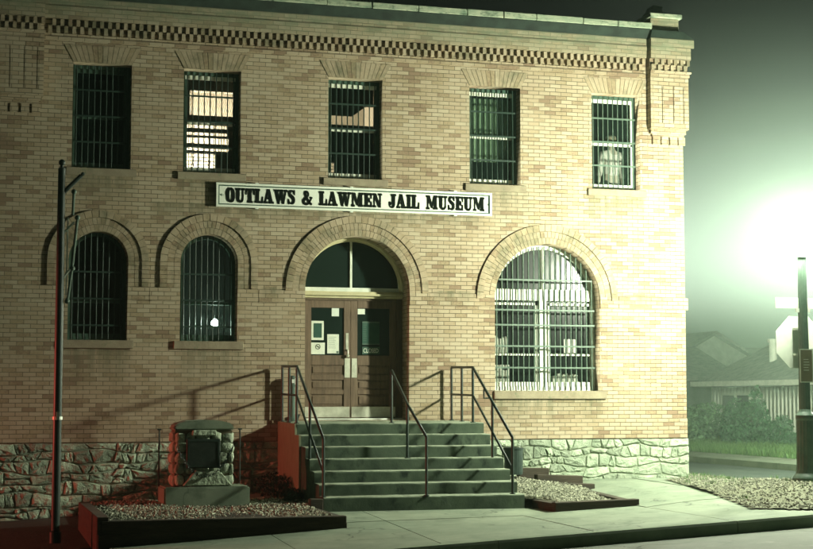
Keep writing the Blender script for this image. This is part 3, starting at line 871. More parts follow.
split(s.build('mullion', M['white'], win))
bars(win, arch_top(c, r - 0.02, zs), c - r + 0.02, c + r - 0.06, z0, [1.875, 2.24, 2.60, 2.985 - 0.13, 3.37], 19, 0.11, 0.0115)
sill(c - r - 0.03, c + r + 0.10, z0 - 0.001, 0.14, win)

# entrance -----------------------------------------------------------------
cx, r, z0, zs = DOOR
DY = 0.46
fr = MB()
xl, xr = cx - r + 0.002, cx + r - 0.002
fr.box(xl, xl + 0.09, DY - 0.04, DY + 0.06, z0, 3.02); fr.box(xr - 0.09, xr, DY - 0.04, DY + 0.06, z0, 3.02)
fr.box(xl + 0.092, xr - 0.092, DY - 0.03, DY + 0.06, 2.985, 3.02)
entrance = fr.build('door_frame', M['frame_dark'], jail)
t = MB(); t.box(xl, xr, DY - 0.09, DY + 0.06, 3.095, 3.13); t.box(xl, xr, DY - 0.13, DY + 0.06, 3.06, 3.093); t.box(xl, xr, DY - 0.07, DY + 0.06, 3.022, 3.058)
t.build('transom', M['cream'], entrance)
fan = shape2d(archpts(cx, r - 0.003, 3.132, 3.14 + 0.0, 36), [archpts(cx, r - 0.06, 3.20, 3.205, 36)], DY - 0.02, DY + 0.05, 'fanlight', M['white'], jail)
s = MB(); s.box(cx - 0.018, cx + 0.018, DY - 0.015, DY + 0.03, 3.202, 3.14 + r - 0.05); s.build('glazing_bar', M['white'], fan)
arch_pane(cx, r - 0.058, 3.195, 3.20, DY + 0.015, 'glass_door', fan)
# moulded inner ring at the back of the deep reveal
s = MB(); prev = None
for k in range(37):
    a = PI * k / 36
    ring = [(cx + rr * math.cos(a), yy, 3.14 + rr * math.sin(a)) for rr, yy in ((r - 0.001, DY - 0.16), (r - 0.035, DY - 0.16), (r - 0.035, DY - 0.10), (r - 0.055, DY - 0.085), (r - 0.055, DY - 0.022), (r - 0.001, DY - 0.022))]
    ring = [s.bm.verts.new(p) for p in ring]
    if prev:
        for q in range(6): s.bm.faces.new((prev[q], prev[(q + 1) % 6], ring[(q + 1) % 6], ring[q]))
    prev = ring
s.build('moulding', M['cream'], fan)
DLW = (xr - 0.092 - (xl + 0.092)) / 2 - 0.003
def leaf(xa, side):
    xb = xa + DLW
    y0, y1 = DY, DY + 0.045
    m = MB(); st_ = 0.115
    zb, zt = 1.03, 2.983
    m.box(xa, xa + st_, y0, y1, zb, zt); m.box(xb - st_, xb, y0, y1, zb, zt)
    rails = [(zb, zb + 0.20), (1.42, 1.50), (1.66, 1.745), (1.905, 2.07), (2.86, zt)]
    for a, b in rails: m.box(xa + st_ + 0.0005, xb - st_ - 0.0005, y0, y1, a, b)
    m.bevel(0.004)
    d = m.build('door', M['door'], jail)
    p = MB()
    for a, b in ((1.23, 1.42), (1.50, 1.66), (1.745, 1.905)):
        p.box(xa + st_ + 0.001, xb - st_ - 0.001, y0 + 0.022, y0 + 0.03, a + 0.001, b - 0.001)
        p.prism([(xa + st_ + 0.03, a + 0.03), (xb - st_ - 0.03, a + 0.03), (xb - st_ - 0.03, b - 0.03), (xa + st_ + 0.03, b - 0.03)], y0 + 0.008, y0 + 0.0215)
    p.bevel(0.005); p.build('panel', M['door'], d)
    g = MB(); g.box(xa + st_ + 0.001, xb - st_ - 0.001, y0 + 0.02, y0 + 0.026, 2.071, 2.859); g.build('pane', M['glass_door'], d)
    k = MB(); k.box(xa + 0.015, xb - 0.015, y0 - 0.006, y0 - 0.001, 1.045, 1.215); k.build('kick_plate', M['metal'], d)
    return d
xa1 = xl + 0.092; xa2 = xa1 + DLW + 0.004
dl = leaf(xa1, -1); dr = leaf(xa2, 1)
# push plates and handles at the meeting stiles
h = MB(); h.box(xa2 - 0.105, xa2 - 0.015, DY - 0.007, DY - 0.001, 1.70, 2.02); h.build('push_plate', M['metal'], dl)
h = MB(); h.box(xa2 + 0.015, xa2 + 0.105, DY - 0.007, DY - 0.001, 1.70, 2.02); h.build('push_plate', M['metal'], dr)
h = MB(); h.box(xa2 - 0.085, xa2 - 0.04, DY - 0.008, DY - 0.001, 2.17, 2.44); h.tube([(xa2 - 0.062, DY - 0.05, 2.09), (xa2 - 0.062, DY - 0.05, 2.16)], 0.012, 8); h.box(xa2 - 0.07, xa2 - 0.055, DY - 0.05, DY - 0.001, 2.15, 2.17); h.ball((xa2 - 0.062, DY - 0.045, 2.06), 0.03, 2); h.build('door_handle', M['metal'], dl)
# threshold
s = MB(); s.box(xl, xr, 0.25, DY + 0.1, 0.985, 1.028); s.build('threshold', M['galv'], entrance)

# notices taped inside the door glass (flat things on the pane)
gy = DY + 0.013
def card(name, label, cat, x0, x1, z0_, z1_, mat, y=gy, th=0.004, border=None, grp=None):
    t_ = thing(name, label, cat, ((x0 + x1) / 2, y, z0_), grp)
    m = MB(); m.box(x0, x1, y - th / 2, y + th / 2, z0_, z1_); m.build('sheet', M[mat], t_)
    if border:
        b_ = MB(); e = border[1]
        b_.box(x0, x1, y - th, y - th / 2 - 0.0005, z1_ - e, z1_); b_.box(x0, x1, y - th, y - th / 2 - 0.0005, z0_, z0_ + e)
        b_.box(x0, x0 + e, y - th, y - th / 2 - 0.0005, z0_ + e, z1_ - e); b_.box(x1 - e, x1, y - th, y - th / 2 - 0.0005, z0_ + e, z1_ - e)
        b_.build('border', M[border[0]], t_)
    return t_
gl, gr = xa1 + 0.116, xa2 + 0.116      # left edges of the two panes
gw = DLW - 0.232
t_ = card('framed_notice', 'pale framed notice with dark picture, upper left behind the left door glass', 'notice', gl + 0.005, gl + 0.215, 2.32, 2.64, 'paper')
m = MB(); m.box(gl + 0.04, gl + 0.18, gy - 0.005, gy - 0.0025, 2.36, 2.60); m.build('picture', M['signgreen'], t_)
t_ = card('no_smoking_card', 'white no smoking card with round symbol low in the left door glass', 'notice', gl + 0.002, gl + 0.235, 2.085, 2.28, 'paper')
m = MB()
for k in range(20):
    a0, a1 = 2 * PI * k / 20, 2 * PI * (k + 1) / 20
    c0 = (gl + 0.115, 2.21)
    m.prism([(c0[0] + 0.034 * math.cos(a0), c0[1] + 0.034 * math.sin(a0)), (c0[0] + 0.044 * math.cos(a0), c0[1] + 0.044 * math.sin(a0)), (c0[0] + 0.044 * math.cos(a1), c0[1] + 0.044 * math.sin(a1)), (c0[0] + 0.034 * math.cos(a1), c0[1] + 0.034 * math.sin(a1))], gy - 0.005, gy - 0.0025)
m.prism([(gl + 0.087, 2.232), (gl + 0.093, 2.238), (gl + 0.143, 2.188), (gl + 0.137, 2.182)], gy - 0.0055, gy - 0.0052)
m.prism([(gl + 0.09, 2.206), (gl + 0.14, 2.206), (gl + 0.14, 2.216), (gl + 0.09, 2.216)], gy - 0.0049, gy - 0.0026)
m.build('symbol', M['black'], t_)
t_ = card('paper_notice', 'white sheet of paper with faint lines, lower right in the left door glass', 'notice', gl + 0.275, gl + 0.475, 2.10, 2.42, 'paper')
m = MB()
for k in range(7): m.box(gl + 0.30, gl + 0.30 + random.uniform(0.09, 0.15), gy - 0.0035, gy - 0.0025, 2.37 - k * 0.03, 2.374 - k * 0.03)
m.box(gl + 0.43, gl + 0.47, gy - 0.0035, gy - 0.0025, 2.105, 2.14); m.build('printing', M['bars'], t_)
tag(recentre(MB().box(gl + 0.35, gl + 0.475, gy - 0.002, gy + 0.002, 2.72, 2.855).build('window_sticker', M['galv']), (gl + 0.41, gy, 2.72)), 'small pale grey sticker in the upper right corner of the left door glass', 'sticker')
tag(recentre(MB().box(gr + 0.005, gr + 0.13, gy - 0.002, gy + 0.002, 2.76, 2.85).build('window_sticker', M['paper']), (gr + 0.06, gy, 2.76)), 'bright white sticker in the upper left corner of the right door glass', 'sticker')
t_ = card('hours_board', 'dark green board with pale printed rows behind the right door glass', 'notice', gr + 0.085, gr + 0.385, 2.25, 2.64, 'signgreen')
m = MB(); m.box(gr + 0.085, gr + 0.385, gy - 0.0045, gy - 0.0025, 2.615, 2.64); m.box(gr + 0.085, gr + 0.385, gy - 0.0045, gy - 0.0025, 2.25, 2.27)
for k in range(8): m.box(gr + 0.10, gr + 0.10 + random.uniform(0.05, 0.07), gy - 0.0045, gy - 0.0025, 2.575 - k * 0.037, 2.585 - k * 0.037)
m.build('printing', M['bars'], t_)
t_ = card('closed_sign', 'dark strip reading CLOSED in pale capitals at the foot of the right door glass', 'sign', gr + 0.085, gr + 0.385, 2.09, 2.215, 'signgreen', border=('bars', 0.008))
text_mesh('lettering', 'CLOSED', gr + 0.235, 2.153, gy - 0.004, 0.075, M['paper'], t_, 0.26, 0.0012, 0.012)

# upstairs and downstairs rooms seen through the windows ----------------------
rm = MB()
def room(mb, x0, x1, y0, y1, z0, z1):
    # five inward walls as thin slabs
    t = 0.04
    mb.box(x0, x1, y1, y1 + t, z0, z1); mb.box(x0 - t, x0, y0, y1 + t, z0, z1); mb.box(x1, x1 + t, y0, y1 + t, z0, z1)
    mb.box(x0 - t, x1 + t, y0, y1 + t, z0 - t, z0); mb.box(x0 - t, x1 + t, y0, y1 + t, z1, z1 + t)
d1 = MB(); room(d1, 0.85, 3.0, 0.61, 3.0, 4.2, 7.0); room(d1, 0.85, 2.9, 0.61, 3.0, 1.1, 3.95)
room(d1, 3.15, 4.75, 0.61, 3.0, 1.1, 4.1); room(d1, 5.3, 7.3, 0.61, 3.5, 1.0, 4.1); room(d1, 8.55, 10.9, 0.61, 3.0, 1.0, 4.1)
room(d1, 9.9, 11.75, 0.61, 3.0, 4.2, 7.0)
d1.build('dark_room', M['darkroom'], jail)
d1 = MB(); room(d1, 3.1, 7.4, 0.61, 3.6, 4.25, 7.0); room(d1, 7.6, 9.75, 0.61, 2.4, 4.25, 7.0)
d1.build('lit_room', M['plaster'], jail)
# plate-iron cell front with hatch openings behind the second and third windows
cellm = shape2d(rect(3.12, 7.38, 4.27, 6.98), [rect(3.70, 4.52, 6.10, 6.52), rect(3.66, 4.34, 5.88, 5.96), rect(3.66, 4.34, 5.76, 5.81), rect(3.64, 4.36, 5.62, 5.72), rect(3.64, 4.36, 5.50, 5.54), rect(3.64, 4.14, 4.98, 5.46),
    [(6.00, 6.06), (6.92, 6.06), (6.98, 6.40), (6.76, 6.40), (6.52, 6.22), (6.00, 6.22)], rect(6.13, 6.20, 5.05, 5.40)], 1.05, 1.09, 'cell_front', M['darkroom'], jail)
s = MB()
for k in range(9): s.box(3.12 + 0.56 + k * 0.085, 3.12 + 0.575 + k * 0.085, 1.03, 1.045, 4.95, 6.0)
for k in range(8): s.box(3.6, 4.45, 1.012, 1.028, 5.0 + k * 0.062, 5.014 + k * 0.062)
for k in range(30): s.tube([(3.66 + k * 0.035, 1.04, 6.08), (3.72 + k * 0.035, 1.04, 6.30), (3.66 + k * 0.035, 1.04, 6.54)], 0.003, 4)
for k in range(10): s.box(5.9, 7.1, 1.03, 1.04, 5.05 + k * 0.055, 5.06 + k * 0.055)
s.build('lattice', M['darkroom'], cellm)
fx = thing('ceiling_lamp', 'glowing round bulb fitting seen through the lit barred window upstairs', 'lamp', (3.95, 2.6, 5.6))
m = MB(); m.ball((3.95, 2.6, 5.2), 0.13, 2); m.build('bulb', emis('warm_bulb', (1.0, 0.87, 0.66), 2300), fx, smooth=True)
m = MB(); m.tube([(3.95, 2.6, 5.33), (3.95, 2.6, 6.98)], 0.008, 6); m.build('cord', M['black'], fx)
fx = thing('reflection_glow', 'added glowing ball standing in for a lamp reflected in the arched window left of the door', 'lamp', (4.10, 0.62, 2.75))  # added glowing ball in place of a lamp's reflection in the pane
m = MB(); m.ball((4.075, 0.55, 2.58), 0.055, 2, (1, 1, 1.3)); m.build('bulb', emis('reflected_lamp_glow', (0.75, 1.0, 0.82), 600), fx, smooth=True)
m = MB(); m.tube([(4.075, 0.55, 2.65), (4.075, 0.55, 4.09)], 0.006, 6); m.build('cord', M['black'], fx)
# light curtain in the fourth upper window
s = MB(); prev = None
for k in range(60):
    x = 8.33 + k * 0.0145; y = 0.40 + 0.012 * math.sin(k * 0.9)
    v = [s.bm.verts.new((x, y, z)) for z in (5.42, 6.52)]
    if prev: s.bm.faces.new((prev[0], v[0], v[1], prev[1]))
    prev = v
o = s.build('curtain', stained('faded_green_curtain', (0.2, 0.33, 0.2), (0.28, 0.42, 0.27), 4, 0.9), fix=False)
tag(recentre(o, (8.76, 0.4, 5.42)), 'pale green curtain hanging in the fourth upper window', 'curtain')

# things on the shelf of the big window ------------------------------------
def bookrow(x0, x1, zb, y, label, hmin, hmax, tilt=0.0):
    t_ = thing('book_row', label, 'books', ((x0 + x1) / 2, y, zb))
    x = x0
    while x < x1 - 0.02:
        wd = random.uniform(0.022, 0.05); hh = random.uniform(hmin, hmax)
        m = MB(); m.prism([(x, zb), (x + wd * 0.85, zb), (x + wd * 0.85 + tilt, zb + hh), (x + tilt, zb + hh)], y, y + 0.14)
        m.build('book', M['paper'] if random.random() < 0.75 else M['palewall'], t_)
        x += wd
bookrow(9.95, 10.42, 1.56, 0.42, 'row of pale upright leaflets at the foot of the big barred window, right half', 0.17, 0.23)
bookrow(8.86, 9.12, 2.13, 0.42, 'leaning white folders on the shelf in the left half of the big window', 0.24, 0.30, -0.03)
sh = MB(); sh.box(8.60, 10.85, 0.38, 0.60, 2.095, 2.125); tag(recentre(sh.build('display_shelf', M['white']), (9.7, 0.45, 2.095)), 'white display shelf across the big barred window', 'shelf')
sh = MB(); sh.box(8.60, 10.85, 0.36, 0.60, 1.50, 1.555); tag(recentre(sh.build('display_ledge', M['white']), (9.7, 0.45, 1.50)), 'white low ledge carrying leaflets inside the big barred window', 'shelf')
bx2 = thing('display_box', 'white box with dark cross mark on the ledge at left of the big window', 'box', (8.98, 0.45, 1.556))
m = MB(); m.box(8.80, 9.15, 0.42, 0.58, 1.557, 1.93); m.bevel(0.006); m.build('carton', M['paper'], bx2)
m = MB(); m.prism([(8.84, 1.80), (8.855, 1.815), (8.955, 1.895), (8.94, 1.88)], 0.414, 0.418); m.prism([(8.94, 1.80), (8.955, 1.80), (8.86, 1.90), (8.845, 1.90)], 0.409, 0.413); m.box(9.02, 9.13, 0.411, 0.418, 1.84, 1.89); m.box(8.82, 9.13, 0.411, 0.418, 1.70, 1.712); m.build('marking', M['black'], bx2)
tag(recentre(MB().box(10.16, 10.40, 0.42, 0.435, 2.14, 2.38).build('white_card', M['signwhite']), (10.28, 0.43, 2.14)), 'square white card standing on the shelf in the right half of the big window', 'card')

# mannequin behind the rightmost upper window -------------------------------
def skin_body(name, verts, edges, radii, mat, parent=None, sub=2):
    me = bpy.data.meshes.new(name); me.from_pydata(verts, edges, []); o = bpy.data.objects.new(name, me); COL.objects.link(o)
    bpy.context.view_layer.objects.active = o
    sk = o.modifiers.new('skin', 'SKIN'); sk.use_smooth_shade = True
    for i, rr in enumerate(radii): me.skin_vertices[0].data[i].radius = (rr, rr) if isinstance(rr, (int, float)) else rr
    me.skin_vertices[0].data[0].use_root = True
    ss = o.modifiers.new('sub', 'SUBSURF'); ss.levels = sub; ss.render_levels = sub
    bpy.context.view_layer.update()
    nm = bpy.data.meshes.new_from_object(o.evaluated_get(bpy.context.evaluated_depsgraph_get()))
    bpy.data.objects.remove(o)
    nm.materials.clear(); nm.materials.append(mat)
    for p in nm.polygons: p.use_smooth = True
    off = -origin_of(parent) if parent else Vector((0, 0, 0))
    for v in nm.vertices: v.co += off
    o = bpy.data.objects.new(name, nm); COL.objects.link(o)
    if parent: o.parent = parent
    return o
MX, MY, MZ = 11.15, 0.56, 4.30
man = thing('mannequin', 'pale mannequin in a long white shirt standing behind the rightmost upper barred window', 'mannequin', (MX, MY, MZ))
hz = MZ + 0.925
V = [(MX, MY, hz), (MX, MY, hz + 0.22), (MX, MY, hz + 0.44), (MX, MY, hz + 0.54), (MX, MY - 0.005, hz + 0.60), (MX, MY - 0.01, hz + 0.70), (MX, MY, hz + 0.77),
     (MX - 0.17, MY, hz + 0.46), (MX - 0.23, MY - 0.04, hz + 0.20), (MX - 0.29, MY - 0.12, hz + 0.0), (MX - 0.31, MY - 0.15, hz - 0.08),
     (MX + 0.17, MY, hz + 0.46), (MX + 0.20, MY, hz + 0.20), (MX + 0.19, MY - 0.05, hz - 0.04), (MX + 0.19, MY - 0.06, hz - 0.12),
     (MX - 0.09, MY, hz - 0.10), (MX - 0.10, MY, hz - 0.45), (MX - 0.10, MY + 0.02, hz - 0.80), (MX + 0.09, MY, hz - 0.10), (MX + 0.10, MY, hz - 0.45), (MX + 0.10, MY + 0.02, hz - 0.80)]
Ed = [(0, 1), (1, 2), (2, 3), (3, 4), (4, 5), (5, 6), (2, 7), (7, 8), (8, 9), (9, 10), (2, 11), (11, 12), (12, 13), (13, 14), (0, 15), (15, 16), (16, 17), (0, 18), (18, 19), (19, 20)]
Ra = [(0.14, 0.10), (0.12, 0.09), (0.14, 0.09), 0.055, 0.06, 0.085, 0.06, 0.055, 0.042, 0.034, 0.03, 0.055, 0.042, 0.034, 0.03, 0.085, 0.06, 0.045, 0.085, 0.06, 0.045]
skin_body('body', V, Ed, Ra, M['skin'], man)
skin_body('shirt', [(MX, MY, hz + 0.02), (MX, MY, hz + 0.2), (MX, MY, hz + 0.44), (MX, MY, hz + 0.53), (MX - 0.17, MY, hz + 0.46), (MX - 0.235, MY - 0.04, hz + 0.20), (MX - 0.285, MY - 0.11, hz + 0.03), (MX + 0.17, MY, hz + 0.46), (MX + 0.205, MY, hz + 0.20), (MX + 0.20, MY - 0.04, hz + 0.0)],
          [(0, 1), (1, 2), (2, 3), (2, 4), (4, 5), (5, 6), (2, 7), (7, 8), (8, 9)], [(0.18, 0.13), (0.145, 0.115), (0.16, 0.11), 0.07, 0.07, 0.058, 0.055, 0.07, 0.058, 0.055], M['cloth'], man)
skin_body('trousers', [(MX, MY, hz + 0.03), (MX - 0.09, MY, hz - 0.12), (MX - 0.10, MY, hz - 0.45), (MX - 0.10, MY + 0.02, hz - 0.74), (MX + 0.09, MY, hz - 0.12), (MX + 0.10, MY, hz - 0.45), (MX + 0.10, MY + 0.02, hz - 0.74)],
          [(0, 1), (1, 2), (2, 3), (0, 4), (4, 5), (5, 6)], [(0.155, 0.115), 0.1, 0.078, 0.07, 0.1, 0.078, 0.07], M['darkcloth'], man)
m = MB(); m.ball((MX, MY + 0.012, hz + 0.735), 0.105, 2, (1, 1.0, 0.85)); m.ball((MX, MY + 0.05, hz + 0.63), 0.08, 2, (1.1, 0.7, 1.3)); m.build('hair', M['hair'], man, smooth=True)
m = MB(); m.box(MX - 0.25, MX + 0.25, MY - 0.1, MY + 0.2, MZ - 0.06, MZ + 0.02); m.build('stand', M['black'], man)

# ================================================================== NAME SIGN
SX0, SX1, SZ0, SZ1, SY = 3.98, 8.67, 4.425, 4.815, -0.07
sign = thing('name_sign', 'long white board reading OUTLAWS & LAWMEN JAIL MUSEUM above the door', 'sign', ((SX0 + SX1) / 2, 0, SZ0))
m = MB(); m.box(SX0 + 0.02, SX1 - 0.02, SY + 0.02, -0.02, SZ0 + 0.02, SZ1 - 0.02); m.build('cabinet', M['darkwall'], sign)
m = MB(); m.box(SX0 + 0.05, SX1 - 0.05, SY + 0.012, SY + 0.019, SZ0 + 0.05, SZ1 - 0.05); m.build('board', M['signwhite'], sign)
def framer(e0, e1, y0, y1, mat, name):
    m = MB()
    m.prism([(SX0 + e0, SZ1 - e0), (SX1 - e0, SZ1 - e0), (SX1 - e1, SZ1 - e1), (SX0 + e1, SZ1 - e1)], y0, y1)
    m.prism([(SX0 + e0, SZ0 + e0), (SX0 + e1, SZ0 + e1), (SX1 - e1, SZ0 + e1), (SX1 - e0, SZ0 + e0)], y0, y1)
    m.prism([(SX0 + e0, SZ0 + e0), (SX0 + e0, SZ1 - e0), (SX0 + e1, SZ1 - e1), (SX0 + e1, SZ0 + e1)], y0, y1)
    m.prism([(SX1 - e0, SZ0 + e0), (SX1 - e1, SZ0 + e1), (SX1 - e1, SZ1 - e1), (SX1 - e0, SZ1 - e0)], y0, y1)
    m.build(name, M[mat], sign)
framer(0.0, 0.034, SY - 0.012, SY + 0.018, 'signwhite', 'frame'); framer(0.036, 0.052, SY - 0.002, SY + 0.018, 'sash', 'frame_liner')
m = MB()
for x in (4.62, 6.2, 8.0):
    m.box(x, x + 0.05, SY - 0.004, -0.01, SZ0 - 0.018, SZ0 - 0.001); 
    m.box(x, x + 0.05, SY - 0.004, -0.01, SZ1 + 0.001, SZ1 + 0.018)
split(m.build('bracket', M['galv'], sign))

# slab-serif wood-type letters, drawn in a unit-high cell
def ell(cx_, cz_, rx, rz, a0, a1, n=18): return [(cx_ + rx * math.cos(R(a0 + (a1 - a0) * k / n)), cz_ + rz * math.sin(R(a0 + (a1 - a0) * k / n))) for k in range(n + 1)]
def strip(line, widths):
    out = []; L = len(line)
    for i in range(L):
        a, b = line[max(0, i - 1)], line[min(L - 1, i + 1)]
        dx, dz = b[0] - a[0], b[1] - a[1]; d = math.hypot(dx, dz) or 1
        out.append((line[i], (-dz / d * widths[i] / 2, dx / d * widths[i] / 2)))
    q = []
    for (p, nrm), (p2, n2) in zip(out, out[1:]):
        q.append([(p[0] + nrm[0], p[1] + nrm[1]), (p2[0] + n2[0], p2[1] + n2[1]), (p2[0] - n2[0], p2[1] - n2[1]), (p[0] - nrm[0], p[1] - nrm[1])])
    return q
def rc(x0, x1, z0_, z1_): return rect(x0, x1, z0_, z1_)
def ring(cx_, rx, rz, ix, iz, n=28):
    q = []
    for k in range(n):
        a, b = 2 * PI * k / n, 2 * PI * (k + 1) / n
        se = lambda t, rx_, rz_: (cx_ + rx_ * math.copysign(abs(math.cos(t)) ** 0.8, math.cos(t)), 0.5 + rz_ * math.copysign(abs(math.sin(t)) ** 0.8, math.sin(t)))
        q.append([se(a, ix, iz), se(a, rx, rz), se(b, rx, rz), se(b, ix, iz)])
    return q
def sm(pts, n=6):
    out = []
    P_ = [pts[0]] + pts + [pts[-1]]
    for i in range(1, len(P_) - 2):
        p0, p1, p2, p3 = P_[i - 1], P_[i], P_[i + 1], P_[i + 2]
        for k in range(n):
            t = k / n
            out.append(tuple(0.5 * ((2 * p1[j]) + (-p0[j] + p2[j]) * t + (2 * p0[j] - 5 * p1[j] + 4 * p2[j] - p3[j]) * t * t + (-p0[j] + 3 * p1[j] - 3 * p2[j] + p3[j]) * t ** 3) for j in range(len(p1))))
    out.append(tuple(pts[-1])); return out
def wstroke(pts): s_ = sm(pts); return strip([(p[0], p[1]) for p in s_], [p[2] for p in s_])
GL = {
 'O': (0.90, ring(0.45, 0.43, 0.52, 0.14, 0.37)),
 'I': (0.50, [rc(0.09, 0.39, 0.14, 0.86), rc(0, 0.48, 0.86, 1), rc(0, 0.48, 0, 0.14)]),
 'L': (0.84, [rc(0.09, 0.39, 0.14, 0.86), rc(0, 0.48, 0.86, 1), rc(0, 0.80, 0, 0.14), [(0.66, 0.14), (0.80, 0.14), (0.80, 0.46), (0.73, 0.46)]]),
 'T': (0.90, [rc(0.29, 0.59, 0.14, 0.86), rc(0, 0.88, 0.86, 1), rc(0.18, 0.70, 0, 0.14), [(0, 0.86), (0, 0.56), (0.06, 0.56), (0.13, 0.86)], [(0.88, 0.86), (0.88, 0.56), (0.82, 0.56), (0.75, 0.86)]]),
 'E': (0.84, [rc(0.09, 0.39, 0.14, 0.86), rc(0, 0.80, 0.86, 1), rc(0, 0.80, 0, 0.14), rc(0.39, 0.56, 0.44, 0.56), rc(0.50, 0.60, 0.33, 0.67), [(0.66, 0.14), (0.80, 0.14), (0.80, 0.40), (0.74, 0.40)], [(0.66, 0.86), (0.80, 0.86), (0.80, 0.60), (0.74, 0.60)]]),
 'U': (0.98, [rc(0.10, 0.40, 0.32, 0.86), rc(0, 0.50, 0.86, 1), rc(0.70, 0.80, 0.32, 0.86), rc(0.58, 0.92, 0.86, 1)] + wstroke([(0.25, 0.33, 0.30), (0.28, 0.17, 0.26), (0.45, 0.06, 0.16), (0.62, 0.09, 0.13), (0.73, 0.2, 0.11), (0.75, 0.33, 0.10)])),
 'N': (1.02, [rc(0.13, 0.23, 0.14, 0.86), rc(0, 0.36, 0, 0.14), [(0, 0.86), (0, 1), (0.36, 1), (0.44, 0.86)], [(0.13, 0.86), (0.44, 0.86), (0.86, 0.0), (0.62, 0.0)], rc(0.76, 0.86, 0.0, 0.86), rc(0.60, 0.98, 0.86, 1)]),
 'M': (1.28, [rc(0.12, 0.22, 0.14, 0.86), rc(0, 0.34, 0, 0.14), rc(0, 0.38, 0.86, 1), [(0.14, 0.86), (0.40, 0.98), (0.70, 0.10), (0.54, 0.10)], [(0.54, 0.10), (0.66, 0.10), (0.94, 0.98), (0.80, 0.98)], rc(0.84, 1.12, 0.14, 0.86), rc(0.84, 1.22, 0.86, 1), rc(0.74, 1.22, 0, 0.14)]),
 'A': (1.02, [[(0.10, 0.14), (0.21, 0.14), (0.48, 0.94), (0.38, 1.0)], [(0.56, 0.14), (0.88, 0.14), (0.60, 1.0), (0.32, 1.0)], rc(0.26, 0.62, 0.30, 0.41), rc(0, 0.36, 0, 0.14), rc(0.48, 1.0, 0, 0.14)]),
 'W': (1.34, [rc(0, 0.44, 0.86, 1), [(0.06, 0.86), (0.38, 0.86), (0.54, 0.0), (0.34, 0.0)], [(0.40, 0.0), (0.52, 0.0), (0.70, 0.86), (0.58, 0.86)], rc(0.50, 0.88, 0.86, 1), [(0.56, 0.86), (0.86, 0.86), (1.0, 0.0), (0.80, 0.0)], [(0.86, 0.0), (0.98, 0.0), (1.20, 0.86), (1.10, 0.86)], rc(0.98, 1.32, 0.86, 1)]),
 'J': (0.78, [rc(0.34, 0.64, 0.28, 0.86), rc(0.22, 0.76, 0.86, 1), ell(0.13, 0.33, 0.12, 0.13, 0, 360, 14)[:-1]] + wstroke([(0.49, 0.30, 0.30), (0.46, 0.14, 0.22), (0.32, 0.05, 0.12), (0.16, 0.08, 0.10), (0.06, 0.22, 0.09)])),
 'S': (0.78, wstroke([(0.62, 0.72, 0.08), (0.55, 0.88, 0.12), (0.36, 0.94, 0.13), (0.19, 0.86, 0.22), (0.18, 0.70, 0.24), (0.36, 0.55, 0.27), (0.55, 0.42, 0.27), (0.58, 0.24, 0.24), (0.50, 0.10, 0.18), (0.34, 0.06, 0.12), (0.17, 0.12, 0.11), (0.08, 0.30, 0.08)]) + [rc(0.60, 0.70, 0.66, 1.0), rc(0.02, 0.12, 0.0, 0.36)]),
 '&': (1.02, wstroke([(0.92, 0.50, 0.09), (0.80, 0.30, 0.10), (0.62, 0.12, 0.13), (0.38, 0.06, 0.18), (0.16, 0.14, 0.22), (0.13, 0.30, 0.24), (0.32, 0.48, 0.16), (0.54, 0.64, 0.13), (0.58, 0.82, 0.15), (0.44, 0.94, 0.12), (0.28, 0.88, 0.17), (0.28, 0.72, 0.20), (0.44, 0.48, 0.22), (0.66, 0.22, 0.22), (0.84, 0.07, 0.16), (0.96, 0.10, 0.10)]) + [rc(0.76, 1.0, 0.47, 0.57)]),
 ' ': (0.62, []),
}
TXT = 'OUTLAWS & LAWMEN JAIL MUSEUM'
GAP = 0.045
tot = sum(GL[ch_][0] + GAP for ch_ in TXT)
TX0, TX1 = 4.14, 8.555
kx_ = (TX1 - TX0) / tot; LH = 0.232; LZ = 4.505
x = TX0; let = MB(); e_ = 0
for ch_ in TXT:
    wdt, polys = GL[ch_]
    for pl in polys:
        for ox, oz in ((-0.022, 0.012), (0.022, -0.012)):
            e_ = (e_ + 1) % 14
            let.prism([(x + (p[0] + ox) * kx_, LZ + (p[1] + oz) * LH) for p in pl], SY + 0.005 - e_ * 0.0003, SY + 0.0115)
    x += (wdt + GAP) * kx_
M['lettering'] = stained('black_sign_paint', (0.004, 0.006, 0.005), (0.008, 0.011, 0.009), 10, 0.95, bscale=50, bstr=0.05, bdist=0.001)
M['lettering'].node_tree.nodes['Principled BSDF'].inputs['Specular IOR Level'].default_value = 0.05
let.build('lettering', M['lettering'], sign)
m = MB()
for cxo, s_ in ((4.075, 1), (8.60, -1)):
    m.prism([(cxo - 0.035 * s_, 4.62), (cxo, 4.645), (cxo - 0.008 * s_, 4.62), (cxo, 4.595)], SY + 0.008, SY + 0.0115)
    m.box(cxo - 0.02, cxo + 0.03, SY + 0.009, SY + 0.0117, 4.617, 4.623)
m.build('ornament', M['sash'], sign)

